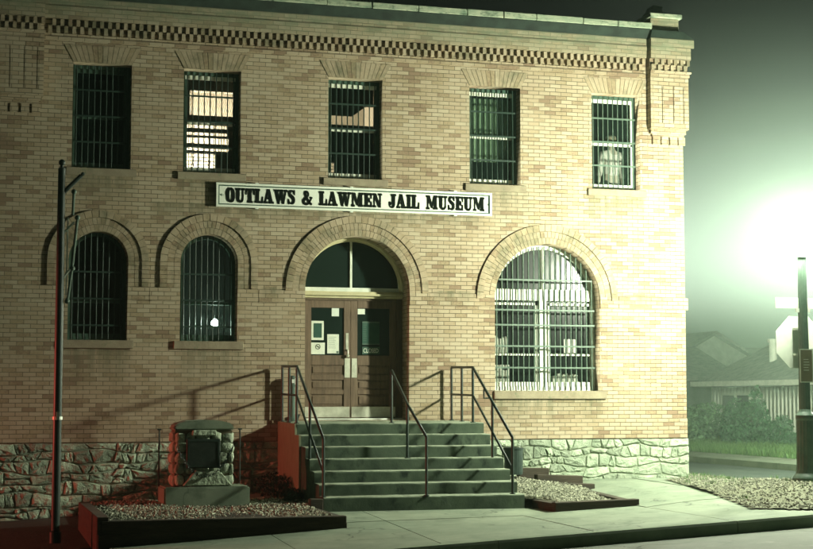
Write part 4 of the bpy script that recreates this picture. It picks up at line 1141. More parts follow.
# ================================================================== ENTRANCE STEPS
steps = thing('entrance_steps', 'seven weathered concrete steps leading up to the double doors', 'steps', (6.57, -1.7, -0.2))
SXA, SXB = 5.06, 8.085
tops = [0.972, 0.80, 0.63, 0.458, 0.29, 0.125, -0.045]
SL = 0.0168
for i, zt in enumerate(tops):
    yf = -1.3 - 0.3 * i
    yb = -0.003 if i == 0 else -1.3 - 0.3 * (i - 1) - 0.002
    m = MB()
    nx = 16; bm = m.bm
    zlow = -0.6
    # front profile slightly worn: build as strip with nosing
    prof = [(yb, zt + SL * 0.3), (yf + 0.03, zt), (yf + 0.006, zt - 0.006), (yf, zt - 0.022), (yf + 0.004, zt - 0.20), (yf + 0.004, zlow), (yb, zlow)]
    prof[0] = (yb, zt + SL * (yb - yf))
    prev = None
    for k in range(nx + 1):
        x = SXA + (SXB - SXA) * k / nx
        j = random.uniform(-0.003, 0.003)
        ring_ = [bm.verts.new((x, y + (j if 0 < q < 4 else 0), z + (j if 0 < q < 3 else 0))) for q, (y, z) in enumerate(prof)]
        if prev:
            n = len(prof)
            for q in range(n): bm.faces.new((prev[q], ring_[q], ring_[(q + 1) % n], prev[(q + 1) % n]))
        else: bm.faces.new(ring_[::-1])
        prev = ring_
    bm.faces.new(prev)
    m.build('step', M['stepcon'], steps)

def post(mb, x, y, z0_, z1_, r_=0.02): mb.tube([(x, y, z0_), (x, y, z1_)], r_, 10)
def stair_rail(x, label, hook=False, lx=0.0):
    t_ = thing('handrail', label, 'handrail', (x, -1.6, 0.9), 'black iron handrails on the entrance steps')
    H1, H2 = 0.875, 0.43
    def zl(y): return 0.972 + SL * (y + 1.3)
    ya, yb2, yc, yd, ye = -0.12, -0.66, -1.22, -2.14, -3.02
    nose = lambda y: 0.972 - (-(y) - 1.22) * 0.5725
    m = MB(); m.tube([(x, ya, zl(ya) + H1), (x, yc, zl(yc) + H1), (x, ye, nose(ye) + 0.84)], 0.021, 10); m.build('top_rail', M['rail'], t_, smooth=True)
    m = MB(); m.tube([(x, ya, zl(ya) + H2), (x, yc, zl(yc) + H2), (x, ye, nose(ye) + 0.37)], 0.018, 10); m.build('mid_rail', M['rail'], t_, smooth=True)
    for y, z0_, z1_ in ((ya, zl(ya), zl(ya) + H1), (yb2, zl(yb2), zl(yb2) + H1), (yc, zl(yc), zl(yc) + H1), (yd, 0.44, nose(yd) + 0.86), (ye, -0.045, nose(ye) + 0.84)):
        m = MB(); post(m, x, y, z0_, z1_, 0.0205); m.tube([(x, y, z0_ - 0.002), (x, y, z0_ + 0.012)], 0.045, 12); m.build('post', M['rail'], t_, smooth=False)
    if hook:
        m = MB(); m.tube([(x, -1.75, 1.50), (x, -1.75, 1.36), (x + 0.12, -1.75, 1.36)], 0.014, 8); split(m.build('bracket', M['rail'], t_))
    return t_
stair_rail(5.07, 'black iron handrail on the left edge of the steps, beside the stone marker')
stair_rail(7.93, 'black iron handrail on the right edge of the steps, beside the gravel bed', True)
t_ = thing('handrail', 'black single-bar handrail down the middle of the entrance steps', 'handrail', (6.585, -2.1, 0.5), 'black iron handrails on the entrance steps')
m = MB(); m.tube([(6.585, -1.22, 1.79), (6.585, -2.1, 1.27), (6.585, -3.08, 0.80)], 0.021, 10); m.build('top_rail', M['rail'], t_, smooth=True)
for y, a, b in ((-1.22, 0.97, 1.79), (-2.1, 0.46, 1.27), (-3.08, -0.045, 0.80)):
    m = MB(); post(m, 6.585, y, a, b, 0.0205); m.tube([(6.585, y, a - 0.002), (6.585, y, a + 0.012)], 0.045, 12); m.build('post', M['rail'], t_)

# cigarette urn on the landing
m = MB(); m.prismx([(-0.004, -0.5), (-0.004, 0.985), (-1.29, 0.968), (-1.31, 0.80), (-1.60, 0.795), (-1.60, -0.5)], 5.025, 5.057); m.build('cheek_board', M['cheek'], steps)
u = thing('ash_urn', 'slim dark green ash receptacle on the landing left of the door', 'ash urn', (5.235, -0.125, 0.99))
m = MB(); m.lathe(5.235, -0.125, [(0.072, 0.992), (0.075, 1.03), (0.048, 1.06), (0.045, 1.55), (0.052, 1.56), (0.052, 1.70), (0.03, 1.72)], 16); m.build('tube_body', M['iron'], u)
m = MB(); m.box(5.265, 5.28, -0.175, -0.16, 1.58, 1.68); m.box(5.215, 5.255, -0.183, -0.178, 1.60, 1.66); m.build('mouth_plate', M['galv'], u)
m = MB(); m.lathe(5.33, -0.06, [(0.02, 0.995), (0.02, 1.01), (0.045, 1.09), (0.05, 1.1)], 12); o = m.build('small_pot', M['black']); tag(recentre(o, (5.33, -0.06, 0.995)), 'tiny dark pot on the landing beside the ash urn', 'pot')

# bin right of the steps
bn = thing('waste_bin', 'round dark green waste bin between the steps and the stone wall', 'bin', (8.73, -0.9, 0.16))
m = MB(); m.lathe(8.73, -0.9, [(0.145, 0.13), (0.15, 0.17), (0.155, 0.53), (0.165, 0.535), (0.165, 0.56), (0.14, 0.565), (0.14, 0.5)], 24); m.build('drum', M['rail'], bn)
m = MB(); m.tube([(8.80, -1.0, 0.56), (8.80, -1.0, 0.63)], 0.008, 6); m.ball((8.80, -1.0, 0.64), 0.014, 1); m.build('knob', M['galv'], bn)

# ================================================================== MONUMENT
mon = thing('stone_monument', 'rounded rubble stone marker with a dark plaque and hanging chain left of the steps', 'monument', (3.5, -2.1, -0.13))
m = MB(); m.box(2.90, 4.13, -2.42, -1.72, -0.25, 0.095); m.bevel(0.02, 2); m.build('plinth', M['concrete'], mon)
rnd = random.Random(21)
cxm = 3.475; hw = 0.435
core = [(cxm - hw + 0.02, 0.097), (cxm + hw - 0.02, 0.097), (cxm + hw - 0.02, 0.88), (cxm + hw - 0.09, 0.97), (cxm + 0.2, 1.0), (cxm, 1.01), (cxm - 0.2, 1.0), (cxm - hw + 0.09, 0.97), (cxm - hw + 0.02, 0.88)]
m = MB(); m.prism(core, -2.27, -1.87); m.build('core', M['mortar'], mon)
m = MB(); m.prism([(cxm - hw - 0.005, 0.90), (cxm + hw + 0.005, 0.90), (cxm + hw, 0.955), (cxm + hw - 0.06, 1.0), (cxm + 0.25, 1.032), (cxm, 1.045), (cxm - 0.25, 1.032), (cxm - hw + 0.06, 1.0), (cxm - hw, 0.955)], -2.325, -1.83)
m.bevel(0.02, 2); m.build('cap_stone', M['concrete'], mon)
m = MB()
def pebble(mb, c_, r_, sc, sd):
    rr = random.Random(sd)
    res = bmesh.ops.create_icosphere(mb.bm, subdivisions=2, radius=1.0)
    ph = [rr.uniform(0, 6.28) for _ in range(6)]
    for v in res['verts']:
        n = v.co.copy()
        f = 1 + 0.13 * math.sin(n.x * 3 + ph[0]) * math.cos(n.z * 3 + ph[1]) + 0.08 * math.sin(n.y * 5 + n.z * 4 + ph[2])
        n.x = math.copysign(abs(n.x) ** 0.65, n.x); n.z = math.copysign(abs(n.z) ** 0.65, n.z)
        v.co = Vector((c_[0] + n.x * r_ * sc[0] * f, c_[1] + n.y * r_ * sc[1] * f, c_[2] + n.z * r_ * sc[2] * f))
rows = [0.18, 0.34, 0.50, 0.65, 0.79]
for ri, z in enumerate(rows):
    x = cxm - hw + 0.02
    while x < cxm + hw - 0.05:
        L = rnd.uniform(0.12, 0.24); L = min(L, cxm + hw - x)
        pebble(m, (x + L / 2, -2.275, z + rnd.uniform(-0.015, 0.015)), 1, (L / 2, 0.042, 0.078), rnd.random()); x += L
    y = -2.24
    while y < -1.88:
        L = rnd.uniform(0.14, 0.22)
        for s_ in (-1, 1): pebble(m, (cxm + s_ * (hw - 0.03), y + L / 2, z + rnd.uniform(-0.015, 0.015)), 1, (0.05, L / 2, 0.078), rnd.random())
        y += L
m.build('fieldstones', M['stone'], mon, smooth=True)
m = MB(); m.box(3.215, 3.70, -2.385, -2.33, 0.36, 0.775); m.bevel(0.008); pq = m.build('plaque', M['bronze'], mon)
m = MB(); m.box(3.235, 3.68, -2.392, -2.3855, 0.74, 0.755); m.box(3.235, 3.68, -2.392, -2.3855, 0.38, 0.395); m.box(3.235, 3.25, -2.392, -2.3855, 0.3955, 0.7395); m.box(3.665, 3.68, -2.392, -2.3855, 0.3955, 0.7395); m.build('raised_border', M['bars_shade'], pq)
m = MB(); m.prism([(cxm - 0.18, 0.82), (cxm + 0.18, 0.82), (cxm + 0.17, 0.90), (cxm - 0.17, 0.90)], -2.36, -2.30); m.prism([(3.17, 0.11), (3.88, 0.11), (3.72, 0.30), (3.35, 0.33)], -2.36, -2.27); m.bevel(0.012); split(m.build('large_stone', M['stone'], mon))
# chain of torus links
m = MB(); n = 30
cp = [Vector((3.08 + 0.80 * t, -2.40, 0.60 - 0.42 * (1 - (2 * t - 1) ** 2) + 0.06)) for t in [k / n for k in range(n + 1)]]
for k in range(n):
    a, b = cp[k], cp[k + 1]; d = (b - a); mid = (a + b) / 2; L = d.length * 0.75
    axis = d.normalized(); side = Vector((0, 1, 0)) if k % 2 else axis.cross(Vector((0, 1, 0))).normalized()
    pts = [mid + axis * (L * math.cos(t)) + side * (0.016 * math.sin(t)) for t in [2 * PI * q / 10 for q in range(11)]]
    m.tube(pts, 0.005, 5, caps=False)
m.build('chain', M['rail'], mon)
for x, lab in ((2.92, 'slim black iron stake at the left side of the stone marker'), (4.12, 'slim black iron stake at the right side of the stone marker')):
    m = MB(); m.tube([(x, -1.62, -0.2), (x, -1.62, 0.90)], 0.012, 8); m.tube([(x - 0.03, -1.62, 0.90), (x + 0.03, -1.62, 0.90)], 0.012, 8); o = m.build('iron_stake', M['rail']); tag(recentre(o, (x, -1.62, -0.2)), lab, 'stake')

# ================================================================== TIMBER BEDS
bedL = thing('timber_bed', 'low dark timber-edged gravel bed around the stone marker', 'planter', (3.4, -3.4, -0.4))
def timber(mb, p0, p1, z0a, z1a, th=0.15, dz=0.0):
    x0, y0 = p0; x1, y1 = p1; d = Vector((x1 - x0, y1 - y0, 0)); nn = Vector((-d.y, d.x, 0)).normalized() * th
    a = [(x0, y0, z0a), (x1, y1, z0a + dz), (x1 + nn.x, y1 + nn.y, z0a + dz), (x0 + nn.x, y0 + nn.y, z0a), (x0, y0, z1a), (x1, y1, z1a + dz), (x1 + nn.x, y1 + nn.y, z1a + dz), (x0 + nn.x, y0 + nn.y, z1a)]
    vs = [mb.bm.verts.new(v) for v in a]
    for f in ((0, 3, 2, 1), (4, 5, 6, 7), (0, 1, 5, 4), (1, 2, 6, 5), (2, 3, 7, 6), (3, 0, 4, 7)): mb.bm.faces.new([vs[i] for i in f])
def timbers(parent, runs):
    for p0, p1, z0a, z1a, dz in runs:
        m = MB(); timber(m, p0, p1, z0a, z1a, 0.15, dz); m.bevel(0.009); m.build('timber', M['timber'], parent)
timbers(bedL, [((1.76, -4.85), (4.96, -4.85), -0.66, -0.335, 0.08), ((1.80, -4.846), (4.955, -4.846), -0.332, -0.17, 0.0),
               ((4.97, -4.68), (4.97, -3.15), -0.5, -0.19, 0.0), ((1.75, -1.9), (1.75, -4.84), -0.60, -0.12, 0.0),
               ((4.86, -3.12), (5.05, -3.12), -0.4, -0.06, 0.0)])
bedR = thing('timber_bed', 'small timber-edged gravel bed sloping from the wall, right of the steps', 'planter', (8.9, -2.5, -0.2))
timbers(bedR, [((8.20, -4.02), (9.52, -4.02), -0.45, -0.245, 0.03), ((8.205, -4.015), (9.50, -4.015), -0.242, -0.115, 0.03),
               ((8.20, -3.10), (8.20, -4.0), -0.45, -0.13, 0.0),
               ((8.9, -0.72), (9.42, -0.72), -0.1, 0.225, -0.01), ((9.1, -1.0), (9.90, -1.0), -0.14, 0.125, -0.03), ((9.35, -1.3), (9.98, -1.3), -0.2, 0.0, -0.02),
               ((9.56, -3.86), (9.80, -1.30), -0.35, -0.13, 0.04)])

def stone_field(name, label, cat, samples, zf, r0, r1, mat, seed, stuff=True):
    rnd = random.Random(seed)
    verts, faces = [], []
    base = [(1, 0, 0), (-1, 0, 0), (0, 1, 0), (0, -1, 0), (0, 0, 1), (0, 0, -1)]
    tri = [(0, 2, 4), (2, 1, 4), (1, 3, 4), (3, 0, 4), (2, 0, 5), (1, 2, 5), (3, 1, 5), (0, 3, 5)]
    for (x, y) in samples:
        r_ = r0 + (r1 * 1.35 - r0) * rnd.random() ** 2.6; n0 = len(verts); a = rnd.uniform(0, 6.28); z = zf(x, y)
        for b in base:
            k = rnd.uniform(0.7, 1.2)
            vx, vy, vz = b[0] * k + rnd.uniform(-.3, .3), b[1] * k + rnd.uniform(-.3, .3), b[2] * 0.75 + rnd.uniform(-.25, .25)
            verts.append((x + r_ * (vx * math.cos(a) - vy * math.sin(a)), y + r_ * (vx * math.sin(a) + vy * math.cos(a)), z + r_ * (vz + 0.2)))
        faces += [tuple(n0 + i for i in t) for t in tri]
    me = bpy.data.meshes.new(name); me.from_pydata(verts, [], faces); me.materials.append(M[mat])
    o = bpy.data.objects.new(name, me); COL.objects.link(o); o['kind'] = 'stuff'; tag(o, label, cat)
    return o
rg = random.Random(3)
def fill(poly, n):
    xs_ = [p[0] for p in poly]; ys_ = [p[1] for p in poly]; out = []
    while len(out) < n:
        x, y = rg.uniform(min(xs_), max(xs_)), rg.uniform(min(ys_), max(ys_))
        if inside(x, y, poly): out.append((x, y))
    return out
def bedl_z(x, y): return -0.215 + 0.05 * min(1, (y + 4.8) / 2.5) + 0.02 * math.sin(x * 3) 
PL = [(1.9, -4.7), (4.84, -4.7), (4.84, -3.1), (5.03, -3.0), (5.03, -1.9), (4.6, -1.4), (1.9, -1.4)]
stone_field('bed_gravel', 'pale gravel filling the timber bed round the stone marker', 'gravel', fill(PL, 9000), bedl_z, 0.009, 0.024, 'gravel', 11)
bs = MB(); bs.poly([(x, y, -0.20) for x, y in PL[::1]]); struct(bs.build('bed_soil', M['earth']))
def bedr_z(x, y): return lin(y, [(-3.9, -0.14), (-2.6, -0.07), (-1.3, 0.04), (-0.7, 0.12)]) - 0.06 * (x - 8.3) 
PR = [(8.34, -3.86), (9.44, -3.88), (9.66, -2.0), (9.7, -1.25), (8.6, -0.65), (8.1, -0.65), (8.1, -3.1), (8.34, -3.12)]
stone_field('bed_gravel', 'pale gravel spilling down the small timber bed right of the steps', 'gravel', fill(PR, 5200), bedr_z, 0.009, 0.024, 'gravel', 12)
bs = MB()
pts_ = [(x, y, bedr_z(x, y) - 0.02) for x, y in PR]
c0 = bs.bm.verts.new((8.95, -2.3, bedr_z(8.95, -2.3) - 0.02)); vs_ = [bs.bm.verts.new(p) for p in pts_]
for i in range(len(vs_)): bs.bm.faces.new((vs_[i], vs_[(i + 1) % len(vs_)], c0))
struct(bs.build('bed_soil', M['verge']))
stone_field('verge_gravel', 'scattered stones and rubble on the corner verge under the lamp post', 'gravel', fill(VERGE, 6500), lambda x, y: verge_z(x, y) + 0.014, 0.006, 0.02, 'gravel_dark', 13)

# grass blades ------------------------------------------------------------
def blades(name, label, pts, zf, h0, h1, mat, seed, wd=0.008):
    rnd = random.Random(seed); verts, faces = [], []
    for x, y in pts:
        h = rnd.uniform(h0, h1); a = rnd.uniform(0, 6.28); lx, ly = rnd.uniform(-.5, .5) * h, rnd.uniform(-.5, .5) * h
        dx, dy = math.cos(a) * wd, math.sin(a) * wd; z = zf(x, y) - 0.01; n = len(verts)
        verts += [(x - dx, y - dy, z), (x + dx, y + dy, z), (x + dx * .6 + lx * .4, y + dy * .6 + ly * .4, z + h * .6), (x - dx * .6 + lx * .4, y - dy * .6 + ly * .4, z + h * .6), (x + lx, y + ly, z + h)]
        faces += [(n, n + 1, n + 2, n + 3), (n + 3, n + 2, n + 4)]
    me = bpy.data.meshes.new(name); me.from_pydata(verts, [], faces); me.materials.append(M[mat])
    o = bpy.data.objects.new(name, me); COL.objects.link(o); o['kind'] = 'stuff'; tag(o, label, 'grass'); return o
tufts = []
for cx_, cy_ in fill(VERGE, 38):
    for _ in range(rg.randint(10, 34)): tufts.append((cx_ + rg.gauss(0, 0.05), cy_ + rg.gauss(0, 0.05)))
for _ in range(150): tufts.append((rg.uniform(12.3, 12.8), rg.uniform(-0.5, 0.8)))
blades('weed_tufts', 'sparse weeds and grass tufts growing on the corner verge', tufts, verge_z, 0.03, 0.11, 'grass', 5, 0.006)
pts = [(rg.uniform(18.15, 21.5), rg.uniform(2, 24)) for _ in range(26000)]
blades('bank_grass', 'lit green grass on the bank across the side street', pts, bank_z, 0.08, 0.24, 'grass', 6, 0.014)

# low dark plants at the foot of the stair block
def leafcloud(mb, c_, rad, n, ls, rnd, shell=0.35):
    for _ in range(n):
        while True:
            p = Vector((rnd.uniform(-1, 1), rnd.uniform(-1, 1), rnd.uniform(-1, 1)))
            if shell < p.length < 1: break
        pt = Vector((c_[0] + p.x * rad[0], c_[1] + p.y * rad[1], c_[2] + p.z * rad[2]))
        d = Vector((rnd.gauss(0, 1), rnd.gauss(0, 1), rnd.gauss(0, 0.7))).normalized()
        u = d.orthogonal().normalized(); u.rotate(Matrix.Rotation(rnd.uniform(0, 6.28), 3, d)); v = d.cross(u)
        s_ = ls * rnd.uniform(0.6, 1.3)
        mb.bm.faces.new([mb.bm.verts.new(pt + u * s_), mb.bm.verts.new(pt + v * s_ * 0.5), mb.bm.verts.new(pt - u * s_), mb.bm.verts.new(pt - v * s_ * 0.5)])
def shrub(name, label, lobes, n, ls, mat, base, seed, group=None, stems=5):
    rnd = random.Random(seed)
    t_ = thing(name, label, 'shrub', base, group)
    m = MB(); tot_ = sum(l[1][0] * l[1][1] * l[1][2] for l in lobes)
    for c_, rad in lobes: leafcloud(m, c_, rad, max(20, int(n * rad[0] * rad[1] * rad[2] / tot_)), ls, rnd)
    m.build('foliage', M[mat], t_, fix=False)
    m = MB()
    for k in range(stems):
        c_, rad = lobes[k % len(lobes)]
        tx, ty = c_[0] + rnd.uniform(-.5, .5) * rad[0], c_[1] + rnd.uniform(-.5, .5) * rad[1]
        m.tube([(base[0] + (tx - base[0]) * 0.3, base[1] + (ty - base[1]) * 0.3, base[2] - 0.05), ((base[0] + tx) / 2, (base[1] + ty) / 2, (base[2] + c_[2]) / 2), (tx, ty, c_[2] + rad[2] * 0.4)], [0.03, 0.02, 0.008], 6)
    m.build('stem', M['bark'], t_)
    return t_
shrub('low_shrub', 'low dark plant at the foot of the steps, nearer the wall', [((4.86, -1.0, -0.02), (0.22, 0.3, 0.2)), ((4.8, -0.6, 0.0), (0.25, 0.3, 0.22))], 900, 0.03, 'darkleaf', (4.85, -0.85, -0.2), 4, None, 3)
shrub('low_shrub', 'low dark plant at the foot of the steps, nearer the gravel', [((4.9, -1.75, -0.1), (0.16, 0.3, 0.12)), ((4.78, -2.3, -0.14), (0.14, 0.25, 0.09))], 700, 0.028, 'darkleaf', (4.85, -1.9, -0.2), 8, None, 3)

# ================================================================== LEFT IRON POLE
PX, PY = 1.30, -4.0
pole = thing('iron_pole', 'tall dark iron pole with a ball finial and jointed rods, left of the marker', 'pole', (PX, PY, -0.42))
m = MB(); m.lathe(PX, PY, [(0.075, -0.5), (0.075, -0.36), (0.055, -0.34), (0.053, 2.4), (0.047, 4.36), (0.02, 4.375), (0.02, 4.40)], 16); m.build('shaft', M['rail'], pole, smooth=False)
m = MB(); m.ball((PX, PY, 4.44), 0.045, 2); m.build('finial', M['rail'], pole, smooth=True)
m = MB(); m.tube([(PX, PY, 1.08), (PX, PY, 1.12)], 0.066, 16); m.box(PX - 0.02, PX + 0.02, PY - 0.08, PY - 0.05, 1.08, 1.18); m.build('collar', M['galv'], pole)
m = MB(); m.tube([(PX, PY, 4.02), (PX + 0.25, PY, 4.28)], 0.028, 8); m.ball((PX + 0.27, PY, 4.30), 0.03, 1); m.build('top_arm', M['rail'], pole)
m = MB()
m.tube([(PX + 0.16, PY, 4.06), (PX + 0.15, PY, 3.75)], 0.018, 8)
m.tube([(PX + 0.21, PY, 3.70), (PX + 0.15, PY, 3.05)], 0.02, 8)
m.tube([(PX + 0.15, PY, 3.03), (PX + 0.10, PY, 2.62)], 0.017, 8)
split(m.build('jointed_rod', M['bars'], pole))
m = MB()
for p in ((PX + 0.16, PY, 4.06), (PX + 0.21, PY, 3.72), (PX + 0.155, PY, 3.05), (PX + 0.095, PY, 2.62)): m.ball(p, 0.036, 2)
split(m.build('ball_joint', M['iron'], pole, smooth=True))
m = MB(); m.tube([(PX + 0.03, PY, 3.50), (PX + 0.17, PY, 3.66)], 0.017, 6); m.tube([(PX + 0.03, PY, 2.90), (PX + 0.14, PY, 3.05)], 0.02, 6); m.tube([(PX + 0.09, PY, 3.72), (PX + 0.08, PY, 2.7)], 0.009, 6); split(m.build('link_arm', M['galv'], pole))

# ================================================================== LAMP POST
lx, ly, lz = LAMP
lb = 0.075
lp = thing('lamp_post', 'tall fluted street lamp post with glowing globe at the corner', 'street lamp', (lx, ly, lb))
prof = [(0.20, lb - 0.15), (0.20, lb + 0.10), (0.185, lb + 0.13), (0.15, lb + 0.17), (0.14, lb + 0.25), (0.125, lb + 0.95), (0.14, lb + 0.98), (0.14, lb + 1.03), (0.10, lb + 1.08), (0.088, lb + 1.12), (0.062, lz - 0.36), (0.07, lz - 0.34), (0.07, lz - 0.31), (0.06, lz - 0.25), (0.06, lz - 0.22)]
m = MB(); n = 32
rings = []
for r_, z in prof:
    fl = 0.93 if (lb + 0.2 < z < lb + 0.97 or lb + 1.1 < z < lz - 0.35) else 1.0
    rings.append([m.bm.verts.new((lx + r_ * (fl if k % 2 else 1) * math.cos(2 * PI * k / n), ly + r_ * (fl if k % 2 else 1) * math.sin(2 * PI * k / n), z)) for k in range(n)])
for a, b in zip(rings, rings[1:]):
    for k in range(n): m.bm.faces.new((a[k], a[(k + 1) % n], b[(k + 1) % n], b[k]))
m.bm.faces.new(rings[0][::-1]); m.bm.faces.new(rings[-1])
m.build('post', M['iron'], lp)
lampmat = emis('street_lamp_globe', (0.93, 1.0, 0.76), LAMP_POWER)
m = MB(); m.lathe(lx, ly, [(0.058, lz - 0.21), (0.13, lz - 0.15), (0.175, lz - 0.02), (0.165, lz + 0.09), (0.10, lz + 0.18), (0.04, lz + 0.20)], 20); m.build('globe', lampmat, lp, smooth=True)
m = MB(); m.lathe(lx, ly, [(0.05, lz + 0.202), (0.03, lz + 0.24), (0.015, lz + 0.27), (0.02, lz + 0.29), (0.005, lz + 0.31)], 12); m.build('finial', M['iron'], lp)
# unseen lamp copy added past the right edge to brighten shed and shrubs
lp2 = lp.copy(); COL.objects.link(lp2); lp2.location = (17.75, 0.6, 0.05)
lp['group'] = lp2['group'] = 'street lamps at the corner'
lp2['label'] = 'unseen street lamp added outside the right edge to brighten the shed and shrubs'
for c_ in list(lp.children):
    d_ = c_.copy(); COL.objects.link(d_); d_.parent = lp2
# signs fixed to the post
s = thing('stop_sign', 'back of an octagonal sign mounted behind the lamp post', 'traffic sign', (lx - 0.03, ly + 0.12, 1.8))
m = MB(); rr = 0.42
oc = [(lx + 0.01 + rr * math.cos(R(22.5 + 45 * k)), 2.20 + rr * math.sin(R(22.5 + 45 * k))) for k in range(8)]
m.prism(oc, ly + 0.14, ly + 0.148); m.build('plate', M['galv'], s)
m = MB(); m.box(lx - 0.1, lx + 0.06, ly + 0.06, ly + 0.139, 2.38, 2.41); m.box(lx - 0.1, lx + 0.06, ly + 0.06, ly + 0.139, 2.0, 2.03); split(m.build('clamp', M['galv'], s))
s = thing('street_name_sign', 'pale street name blade on the lamp post above the octagonal sign', 'street sign', (lx, ly, 2.68))
m = MB(); m.box(lx - 0.46, lx - 0.075, ly - 0.003, ly + 0.003, 2.70, 2.86); m.box(lx + 0.075, lx + 0.46, ly - 0.003, ly + 0.003, 2.70, 2.86); split(m.build('blade', M['signwhite'], s))
m = MB(); m.box(lx - 0.12, lx + 0.12, ly - 0.012, ly + 0.012, 2.64, 2.70); split(m.build('bracket', M['galv'], s))
s = thing('notice_plate', 'small upright brown notice plate on the lamp post in front of the octagon', 'sign', (lx, ly - 0.1, 1.62))
m = MB(); m.box(lx - 0.13, lx + 0.09, ly - 0.105, ly - 0.098, 1.59, 2.09); m.build('plate', M['galv'], s)
m = MB(); m.box(lx - 0.115, lx + 0.075, ly - 0.108, ly - 0.1055, 1.605, 2.075); m.build('face', M['brownsign'], s)
m = MB()
for k in range(5): m.box(lx - 0.07, lx + 0.02 + random.uniform(-.02, .01), ly - 0.1105, ly - 0.1085, 1.93 - k * 0.04, 1.938 - k * 0.04)
m.build('printing', M['galv'], s)

# ================================================================== RED SIGNAL OUT LEFT
sg = thing('traffic_signal', 'red lit signal lamp on a short post beyond the left edge', 'signal', (RED_POS[0], RED_POS[1], -0.8))
m = MB(); m.tube([(RED_POS[0] - 0.1, RED_POS[1], -0.8), (RED_POS[0] - 0.1, RED_POS[1], RED_POS[2] + 0.3)], 0.05, 10); m.box(RED_POS[0] - 0.25, RED_POS[0] - 0.06, RED_POS[1] - 0.17, RED_POS[1] + 0.17, RED_POS[2] - 0.2, RED_POS[2] + 0.2); m.build('housing', M['black'], sg)
m = MB(); m.tube([(RED_POS[0] - 0.055, RED_POS[1], RED_POS[2]), (RED_POS[0] - 0.03, RED_POS[1], RED_POS[2])], 0.13, 20); m.build('lens', emis('red_lens', (1.0, 0.05, 0.03), 60), sg)
rl = bpy.data.lights.new('red_signal_light', 'SPOT'); rl.energy = 3000; rl.color = (1.0, 0.13, 0.09); rl.shadow_soft_size = 0.08; rl.spot_size = R(44); rl.spot_blend = 0.5
ro = bpy.data.objects.new('red_signal_light', rl); COL.objects.link(ro); ro.location = RED_POS
ro.rotation_euler = (Vector((4.0, -3.3, 0.3)) - Vector(RED_POS)).to_track_quat('-Z', 'Y').to_euler()

# ================================================================== BACKGROUND
GPH = 'shrubs growing along the white shed'
HX = 21.2
def gable_block(name, label, mats, x0, x1, y0, y1, zb, ze, zr, over=0.35, axis='y', windows=(), extra=None):
    t_ = thing(name, label, 'house', ((x0 + x1) / 2, (y0 + y1) / 2, zb))
    m = MB(); m.box(x0, x1, y0, y1, zb - 0.5, ze)
    if axis == 'y':
        xm = (x0 + x1) / 2
        for yy in (y0 + 0.001, y1 - 0.021): m.prism([(x0, ze), (x1, ze), (xm, zr)], yy, yy + 0.02)
    else:
        ym = (y0 + y1) / 2
        for xx in (x0 + 0.001, x1 - 0.021): m.prismx([(y0, ze), (y1, ze), (ym, zr)], xx, xx + 0.02)
    m.build('wall', M[mats[0]], t_)
    rf = MB(); k = 0.12
    if axis == 'y':
        sl = (zr - ze) / (xm - x0)
        pts = [(x0 - over, ze - over * sl + 0.02), (xm, zr + 0.02), (x1 + over, ze - over * sl + 0.02), (x1 + over, ze - over * sl + k), (xm, zr + k + 0.04), (x0 - over, ze - over * sl + k)]
        rf.prism(pts, y0 - over, y1 + over)
    else:
        sl = (zr - ze) / (ym - y0)
        pts = [(y0 - over, ze - over * sl + 0.02), (ym, zr + 0.02), (y1 + over, ze - over * sl + 0.02), (y1 + over, ze - over * sl + k), (ym, zr + k + 0.04), (y0 - over, ze - over * sl + k)]
        rf.prismx(pts, x0 - over, x1 + over)
    roof = rf.build('roof', M[mats[1]], t_)
    return t_, roof
# the pale corrugated shed across the side street
ye1 = 20.9                                  # far (left) end seen from the camera
t_, roof = gable_block('metal_shed', 'long pale corrugated shed with low shingle roof across the side street', ('corr', 'roof'), HX, HX + 6.2, 1.0, 16.2, 0.0, 1.83, 3.25, 0.4)
m = MB(); m.box(HX - 0.46, HX - 0.40, 0.5, 16.65, 1.70, 1.84); m.build('fascia', M['white'], t_)
m = MB(); m.tube([(HX + 1.0, 14.4, 2.1), (HX + 1.0, 14.4, 2.95)], 0.105, 12); m.tube([(HX + 1.0, 14.4, 2.93), (HX + 1.0, 14.4, 3.03)], 0.15, 12); m.build('vent_pipe', M['white'], roof)
for y in (13.9, 14.75):
    m = MB(); m.box(HX - 0.03, HX - 0.002, y, y + 0.78, 0.85, 1.5); wv = m.build('window', M['white'], t_)
    m = MB(); m.box(HX - 0.04, HX - 0.031, y + 0.06, y + 0.72, 0.91, 1.44); m.build('pane', M['glass_door'], wv)
m = MB(); m.box(HX - 0.035, HX - 0.002, 3.0, 11.5, 0.52, 0.58); m.build('base_trim', M['white'], t_)
# dark houses beyond
t_, roof = gable_block('dark_house', 'dim gabled house with pale gable wall behind the shed', ('palewall', 'roof'), 29.3, 33.9, 36, 46, -0.2, 2.85, 4.1, 0.4)
for x in (29.6, 31.2):
    m = MB(); m.box(x, x + 0.9, 35.96, 35.998, 0.6, 2.2); wv = m.build('window', M['white'], t_); m = MB(); m.box(x + 0.1, x + 0.8, 35.93, 35.955, 0.7, 2.1); m.build('pane', M['darkroom'], wv)
m = MB(); m.tube([(30.2, 38, 3.0), (30.2, 38, 4.1)], 0.12, 8); m.build('flue', M['galv'], roof)
t_, roof = gable_block('dark_house', 'low dark house with porch posts between the jail and the shed', ('darkwall', 'roof'), 22.3, 27.6, 27, 34, -0.2, 2.1, 3.2, 0.4, axis='x')
m = MB()
for x in (22.8, 23.9, 25.0): m.box(x, x + 0.13, 26.2, 26.33, -0.2, 2.05)
split(m.build('porch_post', M['white'], t_))
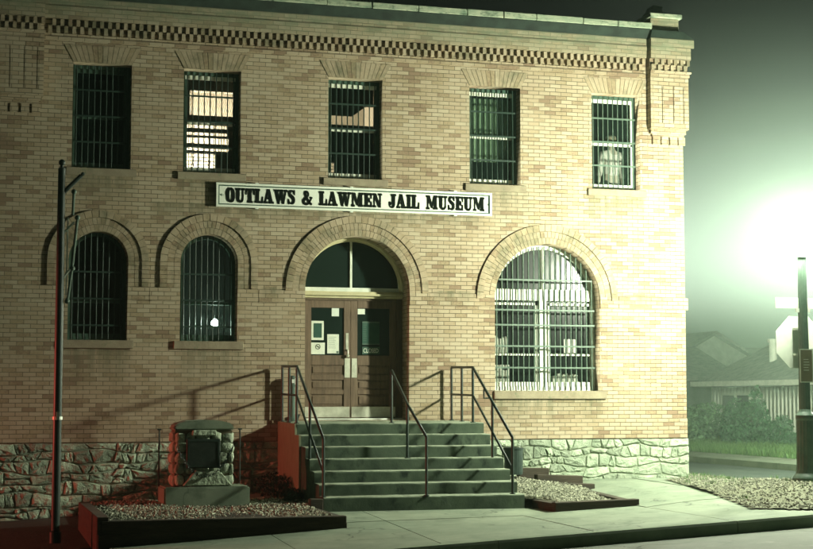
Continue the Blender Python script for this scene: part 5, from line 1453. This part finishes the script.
for x in (23.1, 24.2):
    m = MB(); m.box(x, x + 0.7, 26.96, 26.998, 0.7, 1.9); wv = m.build('window', M['white'], t_); m = MB(); m.box(x + 0.06, x + 0.64, 26.93, 26.955, 0.76, 1.84); m.build('pane', M['palewall'], wv)
pl = thing('porch_light', 'small glowing porch light on the dark house behind the jail corner', 'lamp', (22.75, 26.1, 0.9))
m = MB(); m.ball((22.75, 26.1, 0.95), 0.07, 1); m.build('bulb', emis('porch_bulb', (1, 0.9, 0.6), 9), pl); m = MB(); m.box(22.7, 22.8, 26.17, 26.2, 0.85, 1.05); m.build('fitting', M['black'], pl)
t_, roof = gable_block('dark_house', 'broad low-roofed dark house farther back to the right of the shed roof', ('darkwall', 'roof'), 38, 52, 44, 56, -0.2, 2.5, 3.9, 0.5, axis='x')
# tiny far lights on the hillside
for i, (x, y, z, lab) in enumerate(((61, 110, 12.6, 'distant tiny white light on the dark hillside, left one'), (66, 110, 12.6, 'distant tiny white light on the dark hillside, right one'))):
    m = MB(); m.tube([(x, y, -2), (x, y, z - 0.2)], 0.1, 6); t_ = thing('hillside_lamp', lab, 'lamp', (x, y, -2)); m.build('post', M['black'], t_)
    m = MB(); m.ball((x, y, z), 0.16, 1); m.build('bulb', emis('far_bulb%d' % i, (1, 0.95, 0.7), 60), t_)

# shrubs
M['leaf_pale'] = stained('pale_shrub_leaves', (0.04, 0.11, 0.05), (0.16, 0.27, 0.14), 6, 0.7, bscale=30, bstr=0.2, island=0.45)
shrub('shrub', 'leafy pale green bush at the jail corner across the side street', [((19.9, 14.9, 0.6), (0.55, 0.7, 0.5)), ((19.8, 14.1, 0.55), (0.5, 0.6, 0.45)), ((19.9, 13.6, 0.85), (0.4, 0.5, 0.42)), ((19.95, 14.5, 0.9), (0.4, 0.45, 0.32)), ((19.7, 15.6, 0.5), (0.5, 0.6, 0.45))], 4200, 0.062, 'leaf_pale', (19.9, 14.4, 0.08), 31, GPH)
shrub('shrub', 'tall dark pointed bush against the white shed window', [((20.0, 12.35, 0.62), (0.5, 0.6, 0.6)), ((20.05, 12.6, 1.05), (0.3, 0.34, 0.33)), ((20.0, 11.6, 0.7), (0.45, 0.5, 0.62)), ((20.05, 11.55, 1.25), (0.24, 0.26, 0.32)), ((20.05, 11.5, 1.5), (0.13, 0.14, 0.2)), ((19.8, 11.9, 0.4), (0.5, 0.8, 0.35))], 5600, 0.055, 'leaf', (20.0, 11.9, 0.08), 32, GPH)
shrub('shrub', 'low spreading bush right of the tall dark bush by the shed', [((20.0, 10.7, 0.45), (0.42, 0.5, 0.35)), ((20.1, 10.3, 0.65), (0.28, 0.3, 0.3)), ((20.0, 9.7, 0.3), (0.35, 0.6, 0.22)), ((20.1, 9.2, 0.32), (0.25, 0.3, 0.25))], 3000, 0.05, 'leaf', (20.0, 10.2, 0.08), 33, GPH)
shrub('shrub', 'dark bush in the shade between the porch house and the jail corner', [((20.3, 18.2, 0.9), (0.9, 1.2, 0.8)), ((20.4, 19.4, 1.3), (0.8, 1.1, 0.8))], 3600, 0.08, 'darkleaf', (20.4, 18.6, 0.1), 34, GPH)

# ================================================================== HAZE
hz_ = MB(); hz_.box(-45, 150, -30, 300, -4, 8.8)
hm = bpy.data.materials.new('night_haze'); hm.use_nodes = True
nt = hm.node_tree; nt.nodes.clear()
ho = nt.nodes.new('ShaderNodeOutputMaterial'); pv = nt.nodes.new('ShaderNodeVolumePrincipled')
pv.inputs['Color'].default_value = (0.68, 0.92, 0.75, 1); pv.inputs['Density'].default_value = HAZE_DENSITY; pv.inputs['Anisotropy'].default_value = -0.65
nt.links.new(pv.outputs[0], ho.inputs['Volume'])
hb = hz_.build('haze', hm); hb['kind'] = 'stuff'; hb['label'] = 'thin pale green night haze over the whole place'; hb['category'] = 'haze'
